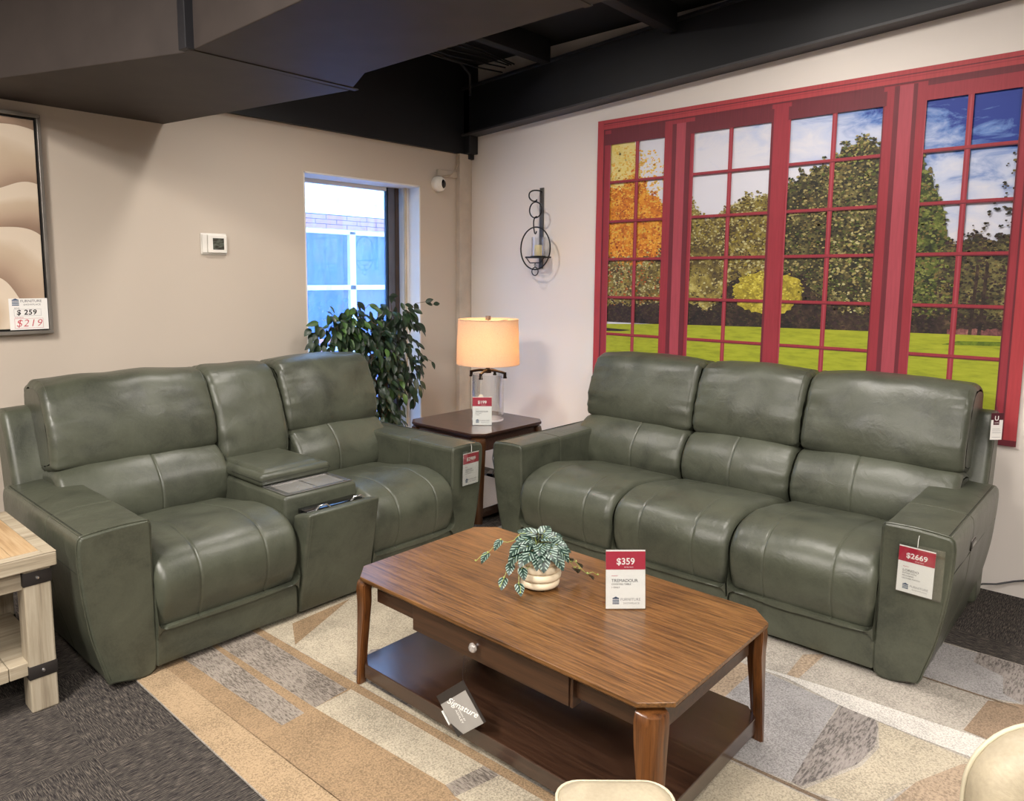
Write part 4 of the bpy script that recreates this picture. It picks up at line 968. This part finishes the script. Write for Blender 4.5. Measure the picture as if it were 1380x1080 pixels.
def blob(cx, cz, rx, rz, mat, lvl, rough=.12, seed=0, mats=None, dens=1.0, size=.010):
    up_lv(); pts = []
    for k in range(60):
        a = k*2*PI/60; q = 1+rough*(noise.noise(Vector((math.cos(a)*2+seed, math.sin(a)*2, seed)))+.7*noise.noise(Vector((math.cos(a)*7+seed, math.sin(a)*7, seed*2))))
        pts.append((cx+rx*q*math.cos(a), cz+rz*q*math.sin(a)))
    if mat:
        for k in range(60): flat([(cx, cz), pts[k], pts[(k+1) % 60]], mat, lvl)
    if mats:
        P = []
        for k in range(int(rx*rz*9000)):
            a = rd.uniform(0, 6.283); r = math.sqrt(rd.random())*1.04; P.append((cx+rx*r*math.cos(a), cz+rz*r*math.sin(a)))
        dabs(P, mats, int(len(P)*dens), size)
def dab(name, c): return plain('printed_'+name, c, .65, vary=.03)
D1 = {k: dab(k, c) for k, c in dict(olive_dark=(66, 56, 36), olive=(112, 98, 56), olive_light=(158, 146, 92), black_green=(34, 34, 26), green=(78, 88, 40), green_light=(124, 130, 66), leaf_pale=(186, 180, 130),
      orange=(208, 122, 36), orange_light=(230, 168, 66), orange_deep=(168, 84, 32), gold=(216, 178, 74), gold_pale=(228, 210, 140), yellow=(184, 170, 60), yellow_light=(206, 196, 92), yellow_dark=(136, 122, 40), plum=(58, 40, 42), umber=(44, 34, 30)).items()}
def DD(*k): return [D1[x] for x in k]
HZ = 1.31
up_lv(); flat([(1.39, 2.2), (1.66, 2.2), (1.58, 2.53), (1.39, 2.53)], foliage('printed_sun_glow', [(222, 196, 96), (228, 210, 130), (226, 216, 160), (224, 218, 190)], 5, 4), 0)
blob(1.60, 2.28, .22, .20, None, 2, .3, 1, DD('gold', 'gold_pale', 'orange_light'), 1.6); blob(1.46, 2.40, .12, .14, None, 2, .3, 5, DD('gold_pale', 'gold_pale', 'gold'), 1.6)
canopy(1.38, 1.86, HZ-.02, [(1.38, 2.22), (1.50, 2.25), (1.60, 2.32), (1.70, 2.20), (1.83, 2.10), (1.86, 2.0)], FO['org'], 3, .05, 2, DD('orange', 'orange_light', 'orange_deep', 'gold'))
canopy(1.38, 1.86, HZ-.02, [(1.38, 1.76), (1.6, 1.70), (1.86, 1.78)], FO['mid'], 4, .06, 3, DD('olive', 'olive_light', 'olive_dark', 'orange_deep', 'leaf_pale'))
canopy(1.38, 1.86, HZ-.02, [(1.38, 1.42), (1.86, 1.44)], FO['shade'], 5, .03, 4, DD('plum', 'olive_dark', 'umber'))
canopy(2.0, 2.56, HZ-.02, [(2.0, 2.14), (2.08, 2.02), (2.16, 1.98), (2.26, 2.05), (2.36, 2.10), (2.56, 2.12)], FO['mid'], 2, .05, 5, DD('olive', 'olive_light', 'olive_dark', 'yellow_dark', 'leaf_pale'), 1.1)
canopy(2.0, 2.56, HZ-.02, [(2.0, 1.46), (2.2, 1.44), (2.35, 1.62), (2.56, 1.64)], FO['shade'], 3, .04, 6, DD('olive_dark', 'umber', 'black_green'), .8)
blob(2.13, 1.60, .14, .20, FO['mid'], 3, .2, 8, DD('olive_light', 'olive', 'leaf_pale', 'olive_dark'))
canopy(2.56, 3.20, HZ-.02, [(2.56, 2.08), (2.64, 2.16), (2.72, 2.20), (2.80, 2.26), (2.86, 2.24), (2.93, 2.34), (3.02, 2.37), (3.12, 2.35), (3.20, 2.2)], FO['dark'], 2, .05, 7, DD('olive_dark', 'olive', 'green', 'black_green', 'olive_light', 'black_green'), 1.2)
blob(3.00, 2.24, .14, .10, None, 3, .3, 3, DD('olive_light', 'green_light', 'olive')); blob(2.75, 1.98, .12, .10, None, 3, .3, 3, DD('olive_light', 'olive', 'olive_dark')); 
canopy(2.56, 3.20, HZ-.02, [(2.56, 1.62), (2.7, 1.64), (2.84, 1.52), (2.95, 1.44), (3.2, 1.42)], FO['shade'], 4, .05, 8, DD('umber', 'black_green', 'plum', 'olive_dark'), .8)
blob(3.02, 1.68, .13, .25, None, 3, .3, 3, DD('green_light', 'green', 'leaf_pale', 'olive_dark', 'olive_light'), .8)
blob(2.54, 1.52, .21, .13, FO['yel'], 5, .2, 6, DD('yellow', 'yellow_light', 'yellow_dark'), 1.2, .009)
canopy(3.26, 3.50, HZ-.02, [(3.26, 2.30), (3.33, 2.26), (3.36, 2.16), (3.41, 2.08), (3.42, 1.98), (3.46, 1.92), (3.47, 1.80), (3.50, 1.78)], FO['green'], 2, .08, 9, DD('green', 'olive', 'black_green', 'green_light'), 1.1)
canopy(3.44, 3.80, HZ-.02, [(3.44, 1.76), (3.52, 1.80), (3.60, 1.84), (3.70, 1.80), (3.80, 1.84)], FO['dark'], 2, .05, 10, DD('olive_dark', 'olive', 'black_green', 'plum', 'umber'), 1.2)
blob(3.42, 1.56, .10, .18, None, 2, .3, 10, DD('green_light', 'green', 'olive'), .9)
canopy(3.26, 3.80, HZ-.02, [(3.26, 1.43), (3.50, 1.41), (3.80, 1.41)], FO['shade'], 3, .03, 11, DD('umber', 'plum', 'olive_dark'), .7)
canopy(3.50, 3.80, HZ-.02, [(3.50, 1.36), (3.80, 1.37)], FO['pink'], 4, .01, 12)
blob(3.76, 2.05, .07, .30, None, 2, .5, 13, DD('olive_dark', 'black_green', 'olive'), .5); blob(3.66, 1.90, .09, .08, None, 2, .5, 13, DD('olive_dark', 'black_green'), .35)
up_lv()
for s, dz in ((3.60, 0), (3.64, .02)): flat([(s-.008, 1.32), (s+.008, 1.32), (s+.02, 1.66+dz), (s+.006, 1.68+dz)], FO['shade'], 5)
up_lv(); flat([(S0, Z0), (S1, Z0), (S1, HZ+.012), (2.5, HZ-.004), (1.82, HZ-.018), (S0, HZ-.040)], GR, 6)
up_lv(); flat([(3.48, 1.262), (3.74, 1.270), (3.74, 1.292), (3.55, 1.285)], foliage('printed_grass_shade', [(70, 92, 16), (92, 112, 20), (110, 130, 24), (130, 150, 30)], 30), 7)
flat([(1.39, 1.222), (1.52, 1.228), (1.60, 1.240), (1.39, 1.245)], FO['shade'], 7)
# the printed frame
def redm(name, c, v=.05):
    m, nt, b = newmat(name); f = noi(nt, coords(nt, (1, 30, 2)), 3, 5, .6)
    nt.links.new(ramp(nt, f, [(.3, tuple(x*(1-v) for x in c)), (.7, tuple(min(255, x*(1+v)) for x in c))]), b.inputs['Base Color']); b.inputs['Roughness'].default_value = .6; return m
RA, RB, RC_, RD = redm('printed_red', (148, 44, 56)), redm('printed_red_light', (164, 66, 78)), redm('printed_red_dark', (104, 32, 44)), redm('printed_red_bright', (170, 56, 62))
def rect(s0, z0, s1, z1, mat, lvl):
    up_lv(); flat([(s0, z0), (s1, z0), (s1, z1), (s0, z1)], mat, lvl)
CAS = [(1.395, 1.609, 1.815), (2.026, 2.273, 2.521), (2.635, 2.879, 3.123), (3.33, 3.526, 3.735)]
ROW = [2.525, 2.266, 1.995, 1.732, 1.465, 1.203, .94]
B9 = 9
edges = [S0]+[x for c in CAS for x in (c[0], c[2])]+[S1]
for i in range(0, len(edges), 2): rect(edges[i], Z0, edges[i+1], Z1, RA, B9)
for c in CAS: rect(c[0], 2.525, c[2], Z1, RC_, B9); rect(c[0], Z0, c[2], .945, RA, B9)
for c in CAS:
    rect(c[1]-.013, .94, c[1]+.013, 2.53, RA, 10); rect(c[1]-.004, .94, c[1]+.004, 2.53, RB, 11)
    for z in ROW[1:-1]: rect(c[0], z-.010, c[2], z+.010, RA, 10); rect(c[0], z-.010, c[2], z-.004, RC_, 11)
    rect(c[0]-.05, 2.525, c[2]+.05, 2.60, RC_ if c is not CAS[3] else RA, 12)
    rect(c[0]-.006, .94, c[0], 2.525, RB, 12); rect(c[2], .94, c[2]+.006, 2.525, RC_, 12)
rect(S0, 2.632, S1, 2.697, RD, 13); rect(S0, 2.625, S1, 2.634, RC_, 14); rect(S0, 2.668, S1, 2.674, RC_, 14); rect(S0, 2.655, S1, 2.660, RA, 14)
rect(S0, .77, S0+.05, 2.697, RD, 15); rect(S0+.05, .77, S0+.06, 2.63, RC_, 15); rect(S1-.055, .77, S1, 2.697, RD, 15); rect(S1-.064, .77, S1-.055, 2.63, RC_, 15)
rect(S0, .77, S1, .80, RC_, 15)
rect(1.815, .8, 1.87, 2.60, RA, 12); rect(1.87, .8, 1.90, 2.60, RC_, 13); rect(1.90, .8, 1.965, 2.60, RB, 13); rect(1.965, .8, 2.0, 2.60, RC_, 13)
rect(2.521, .8, 2.535, 2.60, RC_, 13); rect(2.535, .8, 2.62, 2.60, RA, 13)
rect(3.14, .8, 3.175, 2.60, RA, 13); rect(3.175, .8, 3.20, 2.62, RC_, 13); rect(3.20, .8, 3.265, 2.62, RB, 13); rect(3.265, .8, 3.285, 2.62, RC_, 13); rect(3.285, .8, 3.325, 2.62, RA, 13)
mb.build('printed_banner', mu)

# ------------------------------------------------------------------ outside
gm = plain('pale_pavement', (190, 194, 200), .8)
mb = MB(); mb.box((-12, .5, -.35), (30, 60, -.25), gm); struct(mb.build('ground_outside'))
bl = thing('storefront_building', 'pale building with white-framed blue windows seen through the glass', 'building', (1.0, 3.05, -.25))
WH = plain('white_facade_frame', (226, 232, 240), .5); BGL = plain('blue_window_glass', (40, 88, 176), .35, spec=.3); BRK = plain('pink_brick', (176, 118, 112), .8, bs=.3, bscale=20)
ROOF, nt, b = newmat('frosty_roof'); nt.links.new(ramp(nt, noi(nt, coords(nt), 3, 8, .7, 1), [(.35, (176, 206, 236)), (.6, (224, 236, 248))]), b.inputs['Base Color'])
mb = MB(); mb.box((-6, .06, 0), (6, 1, 2.40), BGL); mb.build('glazing', bl)
mb = MB()
for x in (-5.1, -4.1, -3.1, -2.1, -1.1, .085, 1.27, 2.4, 3.4, 4.4, 5.4): mb.box((x-.045, 0, 0), (x+.045, .06, 2.40), WH, .004)
for z in (.02, .95, 1.69, 2.36): mb.box((-6, 0, z), (6, .05, z+.06), WH, .004)
mb.build('mullions', bl)
mb = MB()
for r in range(3):
    for k in range(40): mb.box((-6+.3*k+(.15 if r % 2 else 0), -.01, 2.42+.055*r), (-6+.3*k+.29+(.15 if r % 2 else 0), .3, 2.42+.055*r+.048), BRK)
mb.build('brick_band', bl)
mb = MB(); mb.hexa([(-6, .0, 2.59), (6, .0, 2.59), (6, 2.5, 2.59), (-6, 2.5, 2.59), (-6, .35, 3.1), (6, .35, 2.8), (6, 2.5, 2.9), (-6, 2.5, 3.3)], ROOF); mb.build('roof', bl)
fn = thing('railing', 'low pinkish red railing outside the window behind the ficus', 'railing', (.2, 2.2, -.25))
mb = MB(); RR = plain('faded_red_rail', (214, 140, 140), .6)
for z in (.75, 1.15): mb.box((-2, -.02, z), (2.5, .02, z+.04), RR)
mb.build('rails', fn)
mb = MB()
for k in range(38): mb.box((-2+.12*k, -.01, 0), (-1.98+.12*k, .01, 1.16), RR)
mb.build('balusters', fn)

# ------------------------------------------------------------------ light
w = bpy.data.worlds.new('world'); SC.world = w; w.use_nodes = True; nt = w.node_tree
bg = nt.nodes['Background']
skt = nt.nodes.new('ShaderNodeTexCoord'); sp = nt.nodes.new('ShaderNodeSeparateXYZ'); nt.links.new(skt.outputs['Generated'], sp.inputs[0])
cr = nt.nodes.new('ShaderNodeValToRGB'); cr.color_ramp.elements[0].position = .0; cr.color_ramp.elements[0].color = (.45, .70, 1, 1); cr.color_ramp.elements[1].position = .7; cr.color_ramp.elements[1].color = (.25, .50, 1, 1)
nt.links.new(sp.outputs[2], cr.inputs[0]); nt.links.new(cr.outputs[0], bg.inputs[0]); bg.inputs[1].default_value = 5.5
def area(loc, size, power, col, target=None, name='unseen_ceiling_light'):
    l = bpy.data.lights.new(name, 'AREA'); l.shape = 'DISK'; l.size = size; l.energy = power; l.color = col
    o = bpy.data.objects.new(name, l); COL.objects.link(o); o.location = loc
    if target: o.rotation_euler = (Vector(target)-Vector(loc)).to_track_quat('-Z', 'Y').to_euler()
    return o
WM = (1, .93, .86)
area((-2.0, -1.0, 3.22), .22, 34, WM)
area((-1.5, -3.0, 3.22), .9, 54, WM)
area((-4.6, -5.0, 3.22), .9, 100, WM)  # fill lamp added behind the camera, no fixture there
area((-5.0, -2.2, 3.22), .7, 105, WM)
area((-3.9, -7.4, 3.22), .5, 90, WM)  # this and the lamps below: unseen fill added behind the camera
area((-2.4, -5.6, 3.22), .5, 80, WM)
area((-6.0, -3.0, 3.22), .6, 100, WM)
area((-6.5, -7.0, 3.22), .8, 130, WM)
s = bpy.data.lights.new('sun', 'SUN'); s.energy = 4; s.angle = .01; s.color = (1, .96, .9); so = bpy.data.objects.new('sun', s); COL.objects.link(so)
so.rotation_euler = Vector((-.55, -.25, -.75)).to_track_quat('-Z', 'Y').to_euler()
